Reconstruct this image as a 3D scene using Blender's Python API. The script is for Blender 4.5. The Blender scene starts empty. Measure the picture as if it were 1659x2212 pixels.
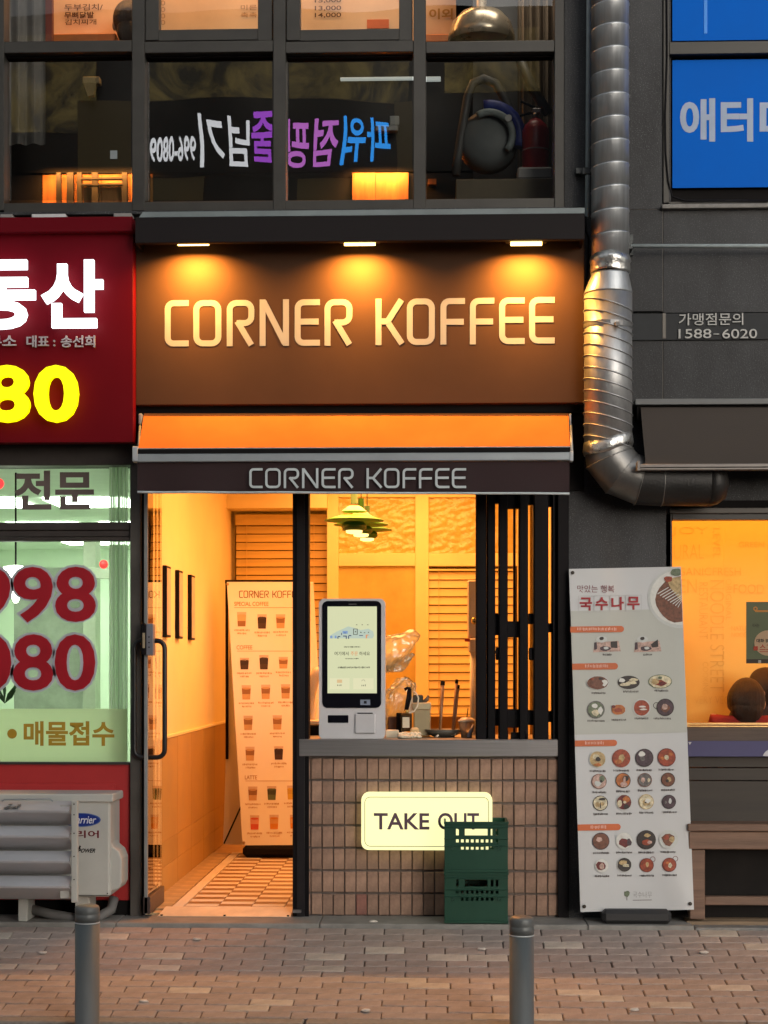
import bpy, bmesh, math, random
from mathutils import Vector, Matrix
random.seed(7)
SC = bpy.context.scene
COL = SC.collection
# ------------------------------------------------------------------ camera, sky, sun, exposure
F, ZC, D, HV = 3530.0, 1.373, 9.0, 1441.0          # focal length in survey units, eye height, distance to the facade
TH = math.atan(116.5 / F)
cam = bpy.data.cameras.new('camera'); cam.sensor_fit = 'VERTICAL'; cam.sensor_height = 24.0
cam.lens = 24.0 * F / 2212.0; cam.shift_y = (HV - 1106.0) / 2212.0
cam.clip_start = 0.1; cam.clip_end = 1000
camo = bpy.data.objects.new('camera', cam); COL.objects.link(camo)
camo.location = (0, -D, ZC); camo.rotation_euler = (math.radians(90), 0, TH)
SC.camera = camo
W = bpy.data.worlds.new('World'); SC.world = W; W.use_nodes = True
wn = W.node_tree; wn.nodes.clear()
sky = wn.nodes.new('ShaderNodeTexSky'); sky.sky_type = 'NISHITA'; sky.sun_disc = False
sky.sun_elevation = math.radians(9); sky.sun_rotation = math.radians(154); sky.dust_density = 3.0
hs = wn.nodes.new('ShaderNodeHueSaturation'); hs.inputs['Saturation'].default_value = 0.35
bg = wn.nodes.new('ShaderNodeBackground'); bg.inputs['Strength'].default_value = 0.15
wo = wn.nodes.new('ShaderNodeOutputWorld')
wn.links.new(sky.outputs[0], hs.inputs['Color']); wn.links.new(hs.outputs[0], bg.inputs['Color']); wn.links.new(bg.outputs[0], wo.inputs['Surface'])
sun = bpy.data.lights.new('sun', 'SUN'); sun.energy = 0.55; sun.angle = math.radians(60); sun.color = (0.94, 0.97, 1.0)
suno = bpy.data.objects.new('sun', sun); COL.objects.link(suno); suno.rotation_euler = (math.radians(56), 0, math.radians(26))
SC.view_settings.view_transform = 'Standard'; SC.view_settings.look = 'None'
SC.view_settings.exposure = 0.2; SC.view_settings.gamma = 1.0; SC.view_settings.use_curve_mapping = False
SC.render.engine = 'CYCLES'
SC.cycles.max_bounces = 8; SC.cycles.diffuse_bounces = 4; SC.cycles.glossy_bounces = 4; SC.cycles.transparent_max_bounces = 16
SC.cycles.transmission_bounces = 6; SC.cycles.caustics_reflective = False; SC.cycles.caustics_refractive = False
SC.cycles.sample_clamp_indirect = 6.0; SC.cycles.use_denoising = True
try: SC.cycles.denoiser = 'OPENIMAGEDENOISE'
except Exception: pass

# ------------------------------------------------------------------ helpers
def at(u, v, y):
    a = (u - 829.5) / F; b = (HV - v) / F
    dx = -math.sin(TH) + math.cos(TH) * a; dy = math.cos(TH) + math.sin(TH) * a
    t = (y + D) / dy
    return Vector((dx * t, y, ZC + b * t))
def sc(y): return F / (D + y)

MATS = {}
def M(name, col, rough=0.6, metal=0.0, var=0.12, scale=6.0, bump=0.0, bscale=80.0, spec=0.5, rand=0.0, emit=None, estr=1.0, stretch=None, speck=0.0, trans=0.0, coat=0.0):
    if name in MATS: return MATS[name]
    m = bpy.data.materials.new(name); m.use_nodes = True
    nt = m.node_tree; N = nt.nodes; L = nt.links
    b = N['Principled BSDF']
    b.inputs['Roughness'].default_value = rough; b.inputs['Metallic'].default_value = metal
    b.inputs['Specular IOR Level'].default_value = spec
    if coat: b.inputs['Coat Weight'].default_value = coat; b.inputs['Coat Roughness'].default_value = 0.1
    tc = N.new('ShaderNodeTexCoord'); mp = N.new('ShaderNodeMapping')
    L.new(tc.outputs['Object'], mp.inputs['Vector'])
    if stretch: mp.inputs['Scale'].default_value = stretch
    col = tuple(col[:3])
    last = None
    def rgb(c): return (c[0], c[1], c[2], 1)
    if var > 0:
        nz = N.new('ShaderNodeTexNoise'); nz.inputs['Scale'].default_value = scale; nz.inputs['Detail'].default_value = 6; nz.inputs['Roughness'].default_value = 0.62
        L.new(mp.outputs[0], nz.inputs['Vector'])
        rp = N.new('ShaderNodeValToRGB'); e = rp.color_ramp.elements
        e[0].position = 0.3; e[1].position = 0.7
        e[0].color = rgb([max(0, c * (1 - var)) for c in col]); e[1].color = rgb([min(1, c * (1 + var)) for c in col])
        L.new(nz.outputs['Fac'], rp.inputs['Fac']); last = rp.outputs[0]
        rr = N.new('ShaderNodeMapRange'); rr.inputs['To Min'].default_value = max(0.03, rough - 0.1); rr.inputs['To Max'].default_value = min(1, rough + 0.1)
        L.new(nz.outputs['Fac'], rr.inputs['Value']); L.new(rr.outputs[0], b.inputs['Roughness'])
    if speck > 0:
        vz = N.new('ShaderNodeTexNoise'); vz.inputs['Scale'].default_value = 170; vz.inputs['Detail'].default_value = 2
        L.new(tc.outputs['Object'], vz.inputs['Vector'])
        r2 = N.new('ShaderNodeValToRGB'); r2.color_ramp.elements[0].position = 0.58; r2.color_ramp.elements[1].position = 0.72
        r2.color_ramp.elements[0].color = (0, 0, 0, 1); r2.color_ramp.elements[1].color = (speck, speck, speck, 1)
        L.new(vz.outputs['Fac'], r2.inputs['Fac'])
        ad = N.new('ShaderNodeMix'); ad.data_type = 'RGBA'; ad.blend_type = 'ADD'; ad.inputs['Factor'].default_value = 1
        if last is not None: L.new(last, ad.inputs['A'])
        else: ad.inputs['A'].default_value = rgb(col)
        L.new(r2.outputs[0], ad.inputs['B']); last = ad.outputs['Result']
    if rand > 0:
        oi = N.new('ShaderNodeObjectInfo'); mr = N.new('ShaderNodeMapRange')
        mr.inputs['To Min'].default_value = 1 - rand; mr.inputs['To Max'].default_value = 1 + rand
        L.new(oi.outputs['Random'], mr.inputs['Value'])
        mx = N.new('ShaderNodeMix'); mx.data_type = 'RGBA'; mx.blend_type = 'MULTIPLY'; mx.inputs['Factor'].default_value = 1
        if last is not None: L.new(last, mx.inputs['A'])
        else: mx.inputs['A'].default_value = rgb(col)
        cb = N.new('ShaderNodeCombineColor')
        for i in range(3): L.new(mr.outputs[0], cb.inputs[i])
        L.new(cb.outputs[0], mx.inputs['B']); last = mx.outputs['Result']
    if last is not None: L.new(last, b.inputs['Base Color'])
    else: b.inputs['Base Color'].default_value = rgb(col)
    if bump > 0:
        bn = N.new('ShaderNodeTexNoise'); bn.inputs['Scale'].default_value = bscale; bn.inputs['Detail'].default_value = 5
        L.new(mp.outputs[0], bn.inputs['Vector'])
        bp = N.new('ShaderNodeBump'); bp.inputs['Strength'].default_value = bump; bp.inputs['Distance'].default_value = 0.01
        L.new(bn.outputs['Fac'], bp.inputs['Height']); L.new(bp.outputs[0], b.inputs['Normal'])
    if emit is not None:
        b.inputs['Emission Color'].default_value = rgb(emit); b.inputs['Emission Strength'].default_value = estr
    if trans: b.inputs['Transmission Weight'].default_value = trans
    MATS[name] = m
    return m

def glass(name, refl=0.08, tint=(0.9, 0.92, 0.9), rough=0.0, film=None, filmfac=0.0):
    if name in MATS: return MATS[name]
    m = bpy.data.materials.new(name); m.use_nodes = True
    nt = m.node_tree; N = nt.nodes; L = nt.links; N.clear()
    o = N.new('ShaderNodeOutputMaterial'); t = N.new('ShaderNodeBsdfTransparent'); g = N.new('ShaderNodeBsdfGlossy'); mx = N.new('ShaderNodeMixShader')
    t.inputs['Color'].default_value = (*tint, 1); g.inputs['Roughness'].default_value = rough; g.inputs['Color'].default_value = (1, 1, 1, 1)
    fr = N.new('ShaderNodeFresnel'); fr.inputs['IOR'].default_value = 1.5
    ma = N.new('ShaderNodeMath'); ma.operation = 'ADD'; ma.inputs[1].default_value = refl - 0.04; ma.use_clamp = True
    tc = N.new('ShaderNodeTexCoord'); bn = N.new('ShaderNodeTexNoise'); bn.inputs['Scale'].default_value = 1.3; bn.inputs['Detail'].default_value = 1
    bp = N.new('ShaderNodeBump'); bp.inputs['Strength'].default_value = 0.12; bp.inputs['Distance'].default_value = 0.02
    L.new(tc.outputs['Object'], bn.inputs['Vector']); L.new(bn.outputs['Fac'], bp.inputs['Height']); L.new(bp.outputs[0], g.inputs['Normal'])
    L.new(fr.outputs[0], ma.inputs[0]); L.new(ma.outputs[0], mx.inputs[0])
    base = t.outputs[0]
    if film is not None:
        d = N.new('ShaderNodeBsdfDiffuse'); d.inputs['Color'].default_value = (*film, 1)
        tl = N.new('ShaderNodeBsdfTranslucent'); tl.inputs['Color'].default_value = (*film, 1)
        m1 = N.new('ShaderNodeMixShader'); m1.inputs[0].default_value = 0.8
        L.new(d.outputs[0], m1.inputs[1]); L.new(tl.outputs[0], m1.inputs[2])
        m2 = N.new('ShaderNodeMixShader'); m2.inputs[0].default_value = filmfac
        L.new(t.outputs[0], m2.inputs[1]); L.new(m1.outputs[0], m2.inputs[2]); base = m2.outputs[0]
    L.new(base, mx.inputs[1]); L.new(g.outputs[0], mx.inputs[2]); L.new(mx.outputs[0], o.inputs['Surface'])
    MATS[name] = m
    return m

def E_(name, col, s):
    if name in MATS: return MATS[name]
    m = bpy.data.materials.new(name); m.use_nodes = True
    b = m.node_tree.nodes['Principled BSDF']
    kb = 0.02 if name.startswith('screen') else 0.3
    b.inputs['Base Color'].default_value = (kb * col[0] / max(col), kb * col[1] / max(col), kb * col[2] / max(col), 1)
    if name.startswith('screen'): b.inputs['Specular IOR Level'].default_value = 0.15
    b.inputs['Roughness'].default_value = 0.5
    b.inputs['Emission Color'].default_value = (*col, 1); b.inputs['Emission Strength'].default_value = s
    MATS[name] = m
    return m

def tag(o, label=None, cat=None, group=None, kind=None):
    if label: o['label'] = label
    if cat: o['category'] = cat
    if group: o['group'] = group
    if kind: o['kind'] = kind
    return o
def thing(name, label, cat, loc=(0, 0, 0), group=None):
    o = bpy.data.objects.new(name, None); COL.objects.link(o); o.location = loc; o.empty_display_size = 0.1
    return tag(o, label, cat, group)

def wloc(p):
    l = Vector((0, 0, 0))
    while p is not None: l += p.location; p = p.parent
    return l

class MB:
    def __init__(s): s.bm = bmesh.new()
    def _f(s, vs, m=0):
        try:
            f = s.bm.faces.new(vs); f.material_index = m; return f
        except ValueError: return None
    def quad(s, pts, m=0):
        return s._f([s.bm.verts.new(p) for p in pts], m)
    def box(s, x0, x1, y0, y1, z0, z1, bev=0.0, m=0):
        if x0 > x1: x0, x1 = x1, x0
        if y0 > y1: y0, y1 = y1, y0
        if z0 > z1: z0, z1 = z1, z0
        v = [s.bm.verts.new(p) for p in ((x0,y0,z0),(x1,y0,z0),(x1,y1,z0),(x0,y1,z0),(x0,y0,z1),(x1,y0,z1),(x1,y1,z1),(x0,y1,z1))]
        fs = [s._f([v[i] for i in q], m) for q in ((0,1,5,4),(1,2,6,5),(2,3,7,6),(3,0,4,7),(4,5,6,7),(3,2,1,0))]
        if bev > 0:
            es = list({e for f in fs for e in f.edges})
            r = bmesh.ops.bevel(s.bm, geom=es, offset=bev, segments=1, affect='EDGES', profile=0.5)
            for f in r['faces']: f.material_index = m
        return s
    def px(s, u0, v0, u1, v1, yf, yb, bev=0.0, m=0):      # a box whose front face spans the surveyed rectangle
        a = at((u0 + u1) / 2, (v0 + v1) / 2, yf)
        x0 = at(u0, v0, yf).x; x1 = at(u1, v0, yf).x
        z0 = at((u0 + u1) / 2, v1, yf).z; z1 = at((u0 + u1) / 2, v0, yf).z
        return s.box(x0, x1, yf, yb, z0, z1, bev, m)
    def prism(s, pts, y0, y1, m=0):                        # pts (x,z), counter-clockwise seen from -y
        a = [s.bm.verts.new((p[0], y0, p[1])) for p in pts]; b = [s.bm.verts.new((p[0], y1, p[1])) for p in pts]
        n = len(pts)
        s._f(a, m); s._f(list(reversed(b)), m)
        for i in range(n): s._f([a[i], b[i], b[(i + 1) % n], a[(i + 1) % n]], m)
        return s
    def rrect(s, x0, x1, z0, z1, r, y0, y1, m=0, n=5):
        pts = []
        for cx, cz, a0 in ((x1 - r, z0 + r, -90), (x1 - r, z1 - r, 0), (x0 + r, z1 - r, 90), (x0 + r, z0 + r, 180)):
            for k in range(n + 1):
                a = math.radians(a0 + 90 * k / n); pts.append((cx + r * math.cos(a), cz + r * math.sin(a)))
        return s.prism(pts, y0, y1, m)
    def tube(s, path, r, n=12, m=0, cap=True, closed=False):
        P = [Vector(p) for p in path]; rings = []; K = len(P)
        rr = r if isinstance(r, (list, tuple)) else [r] * K
        up = None
        for i in range(K):
            if closed: t = (P[(i + 1) % K] - P[i - 1]).normalized()
            else: t = (P[min(i + 1, K - 1)] - P[max(i - 1, 0)]).normalized()
            if up is None:
                up = Vector((0, 0, 1)) if abs(t.z) < 0.9 else Vector((0, 1, 0))
            a = (up - t * up.dot(t)).normalized(); b = t.cross(a); up = a
            rings.append([s.bm.verts.new(P[i] + a * rr[i] * math.cos(2 * math.pi * k / n) + b * rr[i] * math.sin(2 * math.pi * k / n)) for k in range(n)])
        for i in range(K if closed else K - 1):
            A, B = rings[i], rings[(i + 1) % K]
            for k in range(n):
                f = s._f([A[k], A[(k + 1) % n], B[(k + 1) % n], B[k]], m)
                if f: f.smooth = True
        if cap and not closed:
            s._f(list(reversed(rings[0])), m); s._f(rings[-1], m)
        return s
    def lathe(s, c, prof, n=24, m=0, axis='Z', smooth=True):   # prof: (r, h)
        c = Vector(c); rings = []
        for r, h in prof:
            rg = []
            for k in range(n):
                a = 2 * math.pi * k / n
                if axis == 'Z': p = Vector((r * math.cos(a), r * math.sin(a), h))
                elif axis == 'X': p = Vector((h, r * math.cos(a), r * math.sin(a)))
                else: p = Vector((r * math.cos(a), -h, r * math.sin(a)))
                rg.append(s.bm.verts.new(c + p))
            rings.append(rg)
        for i in range(len(rings) - 1):
            for k in range(n):
                f = s._f([rings[i][k], rings[i][(k + 1) % n], rings[i + 1][(k + 1) % n], rings[i + 1][k]], m)
                if f: f.smooth = smooth
        if prof[0][0] > 1e-4: s._f(list(reversed(rings[0])), m)
        if prof[-1][0] > 1e-4: s._f(rings[-1], m)
        return s
    def sphere(s, c, r, m=0, u=12, v=8):
        rx, ry, rz = r if isinstance(r, (list, tuple)) else (r, r, r)
        mt = Matrix.Translation(c) @ Matrix.Diagonal((rx, ry, rz, 1))
        q = bmesh.ops.create_uvsphere(s.bm, u_segments=u, v_segments=v, radius=1, matrix=mt)
        for vv in q['verts']:
            for f in vv.link_faces: f.material_index = m; f.smooth = True
        return s
    def stroke(s, pts, t, y0, y1, closed=False, m=0):       # a flat ribbon of width t along pts (x,z), with thickness
        P = [Vector((p[0], p[1])) for p in pts]; n = len(P); Lf = []; Rt = []
        for i in range(n):
            if closed: a, b = P[i - 1], P[(i + 1) % n]
            else: a, b = P[max(i - 1, 0)], P[min(i + 1, n - 1)]
            d1 = (P[i] - a); d2 = (b - P[i])
            if d1.length < 1e-9: d1 = d2
            if d2.length < 1e-9: d2 = d1
            d1.normalize(); d2.normalize()
            n1 = Vector((-d1.y, d1.x)); n2 = Vector((-d2.y, d2.x)); nn = (n1 + n2)
            if nn.length < 1e-6: nn = n1.copy()
            nn.normalize(); k = min(2.5, 1 / max(0.3, nn.dot(n1)))
            Lf.append(P[i] + nn * t / 2 * k); Rt.append(P[i] - nn * t / 2 * k)
        V = lambda p, y: s.bm.verts.new((p.x, y, p.y))
        lf = [V(p, y0) for p in Lf]; rf = [V(p, y0) for p in Rt]; lb = [V(p, y1) for p in Lf]; rb = [V(p, y1) for p in Rt]
        for i in range(n if closed else n - 1):
            j = (i + 1) % n
            s._f([rf[i], rf[j], lf[j], lf[i]], m); s._f([lb[i], lb[j], rb[j], rb[i]], m)
            s._f([lf[i], lf[j], lb[j], lb[i]], m); s._f([rb[i], rb[j], rf[j], rf[i]], m)
        if not closed:
            s._f([rf[0], lf[0], lb[0], rb[0]], m); s._f([lf[-1], rf[-1], rb[-1], lb[-1]], m)
        return s
    def text(s, txt, x0, x1, z0, z1, y, bold=0.0, depth=0.0, m=0, shear=0.0, rot=0):
        c = bpy.data.curves.new('lettering', 'FONT'); c.body = txt; c.size = 1; c.offset = bold; c.extrude = 0.0; c.shear = shear; c.resolution_u = 4
        o = bpy.data.objects.new('lettering', c); me = bpy.data.meshes.new_from_object(o)
        bpy.data.objects.remove(o); bpy.data.curves.remove(c)
        pts = [Vector((v.co.x, v.co.y)) for v in me.vertices]
        if rot == -90: pts = [Vector((p.y, -p.x)) for p in pts]
        ax, bx_ = min(p.x for p in pts), max(p.x for p in pts); az, bz = min(p.y for p in pts), max(p.y for p in pts)
        kx = (x1 - x0) / max(1e-6, bx_ - ax); kz = (z1 - z0) / max(1e-6, bz - az)
        P = [Vector((x0 + (p.x - ax) * kx, y, z0 + (p.y - az) * kz)) for p in pts]
        vs = [s.bm.verts.new(p) for p in P]; fs = []
        for pl in me.polygons:
            f = s._f([vs[i] for i in pl.vertices], m)
            if f: fs.append(f)
        bpy.data.meshes.remove(me)
        for f in fs:
            f.normal_update()
            if f.normal.y > 0: f.normal_flip()
        if depth > 0:
            r = bmesh.ops.extrude_face_region(s.bm, geom=fs)
            nv = [g for g in r['geom'] if isinstance(g, bmesh.types.BMVert)]
            for v in nv: v.co.y = y - depth
            for g in r['geom']:
                if isinstance(g, bmesh.types.BMFace): g.material_index = m
        return s
    def ptext(s, txt, u0, v0, u1, v1, y, bold=0.0, depth=0.0, m=0, shear=0.0, rot=0):
        a = at(u0, v1, y); b = at(u1, v0, y)
        return s.text(txt, a.x, b.x, a.z, b.z, y, bold, depth, m, shear, rot)
    def build(s, name, mats, parent=None, smooth=None, fixn=True):
        if fixn: bmesh.ops.recalc_face_normals(s.bm, faces=s.bm.faces)
        me = bpy.data.meshes.new(name)
        if parent is not None:
            bmesh.ops.translate(s.bm, verts=s.bm.verts, vec=-wloc(parent))
        s.bm.to_mesh(me); s.bm.free()
        for mm in (mats if isinstance(mats, (list, tuple)) else [mats]): me.materials.append(mm)
        o = bpy.data.objects.new(name, me); COL.objects.link(o)
        if parent is not None: o.parent = parent
        return o

def shared(name, me, parent, loc, rot=(0, 0, 0), scl=(1, 1, 1)):
    o = bpy.data.objects.new(name, me); COL.objects.link(o)
    if parent is not None: o.parent = parent; o.location = Vector(loc) - wloc(parent)
    else: o.location = loc
    o.rotation_euler = rot; o.scale = scl
    return o
def unit_box(name, mat, dx, dy, dz, bev):
    b = MB().box(-dx / 2, dx / 2, -dy / 2, dy / 2, -dz / 2, dz / 2, bev)
    me = bpy.data.meshes.new(name); b.bm.to_mesh(me); b.bm.free(); me.materials.append(mat); return me
def struct(name, b, mats, parent=None):
    o = b.build(name, mats, parent)
    if parent is None: o['kind'] = 'structure'
    return o
def area(name, loc, rot, sx, sy, power, col, spread=180):
    l = bpy.data.lights.new(name, 'AREA'); l.shape = 'RECTANGLE'; l.size = sx; l.size_y = sy; l.energy = power; l.color = col; l.spread = math.radians(spread)
    o = bpy.data.objects.new(name, l); COL.objects.link(o); o.location = loc; o.rotation_euler = [math.radians(a) for a in rot]
    return o
def ring(u, v, ru, rv, n, ph=0.0): return [(u + ru * math.cos(ph + 2 * math.pi * k / n), v + rv * math.sin(ph + 2 * math.pi * k / n)) for k in range(n)]

# lettering of the two shop signs: each letter as centre-line strokes in a w x h box
def arc(cx, cz, r, a0, a1, n=5): return [(cx + r * math.cos(math.radians(a0 + (a1 - a0) * k / n)), cz + r * math.sin(math.radians(a0 + (a1 - a0) * k / n))) for k in range(n + 1)]
def letter_strokes(ch, w, h, t):
    r = 0.24 * w; e = t / 2; W_, H_ = w - e, h - e; L0, B0 = e, e
    if ch == 'C': return [([(w, H_)] + arc(L0 + r, H_ - r, r, 90, 180) + arc(L0 + r, B0 + r, r, 180, 270) + [(w, B0)], False)]
    if ch == 'O': return [(arc(W_ - r, H_ - r, r, 0, 90) + arc(L0 + r, H_ - r, r, 90, 180) + arc(L0 + r, B0 + r, r, 180, 270) + arc(W_ - r, B0 + r, r, 270, 360), True)]
    if ch == 'E': return [([(w, H_)] + arc(L0 + r, H_ - r, r, 90, 180) + arc(L0 + r, B0 + r, r, 180, 270) + [(w, B0)], False), ([(L0 + e * 0.9, h * 0.52), (w * 0.95, h * 0.52)], False)]
    if ch == 'F': return [([(w, H_)] + arc(L0 + r, H_ - r, r, 90, 180) + [(L0, 0)], False), ([(L0 + e * 0.9, h * 0.49), (w * 0.95, h * 0.49)], False)]
    if ch == 'R':
        q = h * 0.5
        return [([(L0, 0)] + arc(L0 + r, H_ - r, r, 180, 90) + arc(W_ - r, H_ - r, r, 90, 0) + arc(W_ - r, q + r, r, 0, -90) + [(w * 0.36, q)], False), ([(w * 0.38, q + e * .6), (W_, e * .35)], False)]
    if ch == 'N': return [([(L0, 0), (L0, h)], False), ([(W_, 0), (W_, h)], False), ([(L0 + e * .35, h - e * .75), (W_ - e * .35, e * .75)], False)]
    if ch == 'K': return [([(L0, 0), (L0, h)], False), ([(w - e * 0.8, h - e * 0.4), (w * 0.42, h * 0.5), (w - e * 0.6, e * 0.4)], False), ([(L0 + e * 0.9, h * 0.51), (w * 0.46, h * 0.51)], False)]
def brand_letter(ch, u0, v0, u1, v1, y, tfrac, depth, mat, parent):
    a = at(u0, v1, y); b = at(u1, v0, y); w, h = b.x - a.x, b.z - a.z
    t = tfrac * h; mb = MB()
    for k, (pts, cl) in enumerate(letter_strokes(ch, w, h, t)):
        mb.stroke([(a.x + p[0], a.z + p[1]) for p in pts], t, y - depth - 0.0007 * k, y, cl)
    return mb.build('letter', mat, parent)
BIG = [('C',356,648.4,407.7,748.6),('O',417.7,648.2,478.1,748.4),('R',489.9,648,549.4,748),('N',560.9,646.6,624.2,747.4),('E',636.6,646.4,691.1,747.2),('R',701,646.2,761.2,747),
       ('K',811.2,645,872.3,745.6),('O',878.9,644.6,939.4,745.4),('F',951.4,644,1004.5,744.6),('F',1014.9,643.4,1067.7,744),('E',1078.1,642.6,1133.3,743.4),('E',1142.9,641.5,1198.3,742.3)]

# ------------------------------------------------------------------ materials
granite = M('granite', (0.036, 0.037, 0.039), 0.6, var=0.5, scale=3.2, bump=0.15, bscale=120, rand=0.12, stretch=(1, 1, .45), speck=0.085, spec=.3)
bronze = M('dark_bronze', (0.045, 0.042, 0.036), 0.45, 0.3, var=0.15)
black = M('black_metal', (0.006, 0.005, 0.006), 0.5, 0.0, var=0.2, spec=.12)
blackm = M('black_matte', (0.010, 0.009, 0.009), 0.85, var=0.2, spec=.1)
steel = M('brushed_steel', (0.31, 0.30, 0.30), 0.38, 0.85, var=0.12, scale=3, bump=0.05, bscale=30, stretch=(1, 1, 60))
galv = M('galvanised', (0.42, 0.44, 0.455), 0.40, 0.72, var=0.16, scale=5, bump=0.08, bscale=8, stretch=(9, 9, 0.7))
foilm = M('foil_duct', (0.37, 0.375, 0.38), 0.42, 0.72, var=0.16, scale=9, bump=0.14, bscale=14, stretch=(2.5, 2.5, 1))
tape = M('foil_tape', (0.62, 0.62, 0.60), 0.3, 0.9, var=0.2, scale=14, bump=0.6, bscale=30)
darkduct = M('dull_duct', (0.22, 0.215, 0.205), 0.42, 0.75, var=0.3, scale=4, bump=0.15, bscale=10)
teal = M('pale_pipe_paint', (0.42, 0.48, 0.49), 0.5, var=0.15, scale=12)
bricky = M('counter_brick', (0.315, 0.195, 0.137), 0.8, var=0.26, scale=22, bump=0.4, bscale=160, rand=0.14)
bricky_red = M('counter_brick_red', (0.27, 0.12, 0.09), 0.8, var=0.22, scale=22, bump=0.4, bscale=160)
mortar = M('mortar', (0.14, 0.11, 0.095), 0.9, var=0.2, scale=30, bump=0.4)
paver_m = M('paver_red', (0.33, 0.270, 0.238), 0.85, var=0.16, scale=14, bump=0.5, bscale=110, rand=0.09)
paver_c = M('paver_cream', (0.44, 0.385, 0.325), 0.85, var=0.18, scale=16, bump=0.4, bscale=110, rand=0.1)
sand = M('joint_sand', (0.125, 0.092, 0.075), 0.95, var=0.3, scale=30, bump=0.5)
concrete = M('concrete', (0.24, 0.23, 0.21), 0.8, var=0.25, scale=5, bump=0.3, bscale=60)
kerbm = M('kerb_granite', (0.22, 0.21, 0.195), 0.7, var=0.2, scale=30, bump=0.3)
asphalt = M('asphalt', (0.05, 0.05, 0.05), 0.9, var=0.25, scale=40, bump=0.5, bscale=200)

# ------------------------------------------------------------------ ground, road, pavement
PZ = [(-0.272, -0.020), (-0.743, -0.125), (-1.54, -0.230), (-1.80, -0.252)]
def pz(y):
    for (ya, za), (yb, zb) in zip(PZ, PZ[1:]):
        if y >= yb: return za + (zb - za) * (y - ya) / (yb - ya)
    return PZ[-1][1]
g = MB(); g.quad([(-300, -300, -0.9), (300, -300, -0.9), (300, 300, -0.9), (-300, 300, -0.9)]); struct('ground', g, concrete)
g = MB(); g.quad([(-60, -11.2, -0.40), (60, -11.2, -0.40), (60, -1.70, -0.385), (-60, -1.70, -0.385)]); struct('road', g, asphalt)
g = MB(); g.box(-60, 60, -14.0, -11.2, -0.6, -0.26); struct('far_pavement', g, concrete)
pav = MB()
ys = [-0.255, -0.5, -0.743, -1.0, -1.25, -1.545]
for a, b in zip(ys, ys[1:]):
    pav.quad([(-30, b, pz(b) - 0.009), (30, b, pz(b) - 0.009), (30, a, pz(a) - 0.009), (-30, a, pz(a) - 0.009)])
pavo = struct('pavement', pav, sand)
PL, PW = 0.2075, 0.0845
pm = unit_box('paver', paver_m, PL - 0.006, PW / math.cos(0.16) - 0.005, 0.03, 0.0035)
pc = unit_box('paver', paver_c, PL - 0.006, PW / math.cos(0.16) - 0.005, 0.03, 0.0035)
drift = 0.03; ROWS = []
for r in range(15):
    yc = -0.276 - PW * (r + 0.5)
    z0, z1 = pz(yc + PW / 2), pz(yc - PW / 2); sl = math.atan2(z0 - z1, PW)
    drift += PL * 0.5 + random.uniform(-0.012, 0.012)
    xl = at(0, 2100, yc).x - 0.05; xr = at(1659, 2100, yc).x + 0.05
    x = xl - (xl - drift) % PL; ROWS.append([x, 0])
    while x < xr + PL * 0.3:
        cream = random.random() < 0.065
        shared('paver', pc if cream else pm, pavo, (x + PL / 2 + random.uniform(-.0015, .0015), yc, (z0 + z1) / 2 - 0.015 + random.uniform(-0.0025, 0.0015)),
               (sl + random.uniform(-.012, .012), random.uniform(-.008, .008), random.uniform(-.012, .012)))
        x += PL
    ROWS[-1][1] = x
# paving that continues past both sides of the picture
rest = MB(); rr = random.Random(11)
for r in range(15):
    yc = -0.276 - PW * (r + 0.5); z0, z1 = pz(yc + PW / 2), pz(yc - PW / 2)
    for k in range(9):
        for xc in (ROWS[r][0] - (k + .5) * PL, ROWS[r][1] + (k + .5) * PL):
            dz = rr.uniform(-.002, .001)
            rest.box(xc - PL / 2 + .003, xc + PL / 2 - .003, yc - PW / 2 + .0025, yc + PW / 2 - .0025, (z0 + z1) / 2 - .03, (z0 + z1) / 2 + dz)
ro = rest.build('outer_pavers', paver_m, pavo); ro['kind'] = 'stuff'
# kerb stones and a gutter row
k = MB(); k.box(-30, 30, -1.635, -1.6, -0.6, -0.27); kerb = struct('kerb', k, kerbm)
x = -4.6
while x < 4.6:
    b = MB(); b.box(x, x + 0.99, -1.648, -1.546, -0.6, pz(-1.55) + 0.001 - 0.004, 0.006); b.build('kerb_stone', kerbm, kerb)
    b = MB(); b.box(x + .3, x + 1.29, -1.78, -1.66, -0.6, pz(-1.7) - 0.006, 0.006); b.build('kerb_stone', kerbm, kerb)
    x += 1.0
# concrete doorstep strip in front of the shops
st = MB(); st.box(-12, 12, 0.02, 0.5, -0.5, -0.02); step = struct('doorstep', st, concrete)
xs = [at(u, 1990, -0.27).x for u in (-60, 250, 690, 1270, 1500)]
for a, b in zip(xs, xs[1:]):
    m = MB(); m.box(a + 0.002, b - 0.002, -0.27, 0.06, -0.3, 0.0 - random.uniform(0, .002), 0.004); m.build('step_slab', concrete, step)
m = MB(); m.box(xs[-1] + .002, 4, -0.27, -0.16, -0.3, -0.012, 0.01); m.build('step_slab', kerbm, step)
m = MB(); m.box(-12, xs[0] - .003, -0.27, 0.06, -0.3, -.001); m.build('step_slab', concrete, step)

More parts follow.
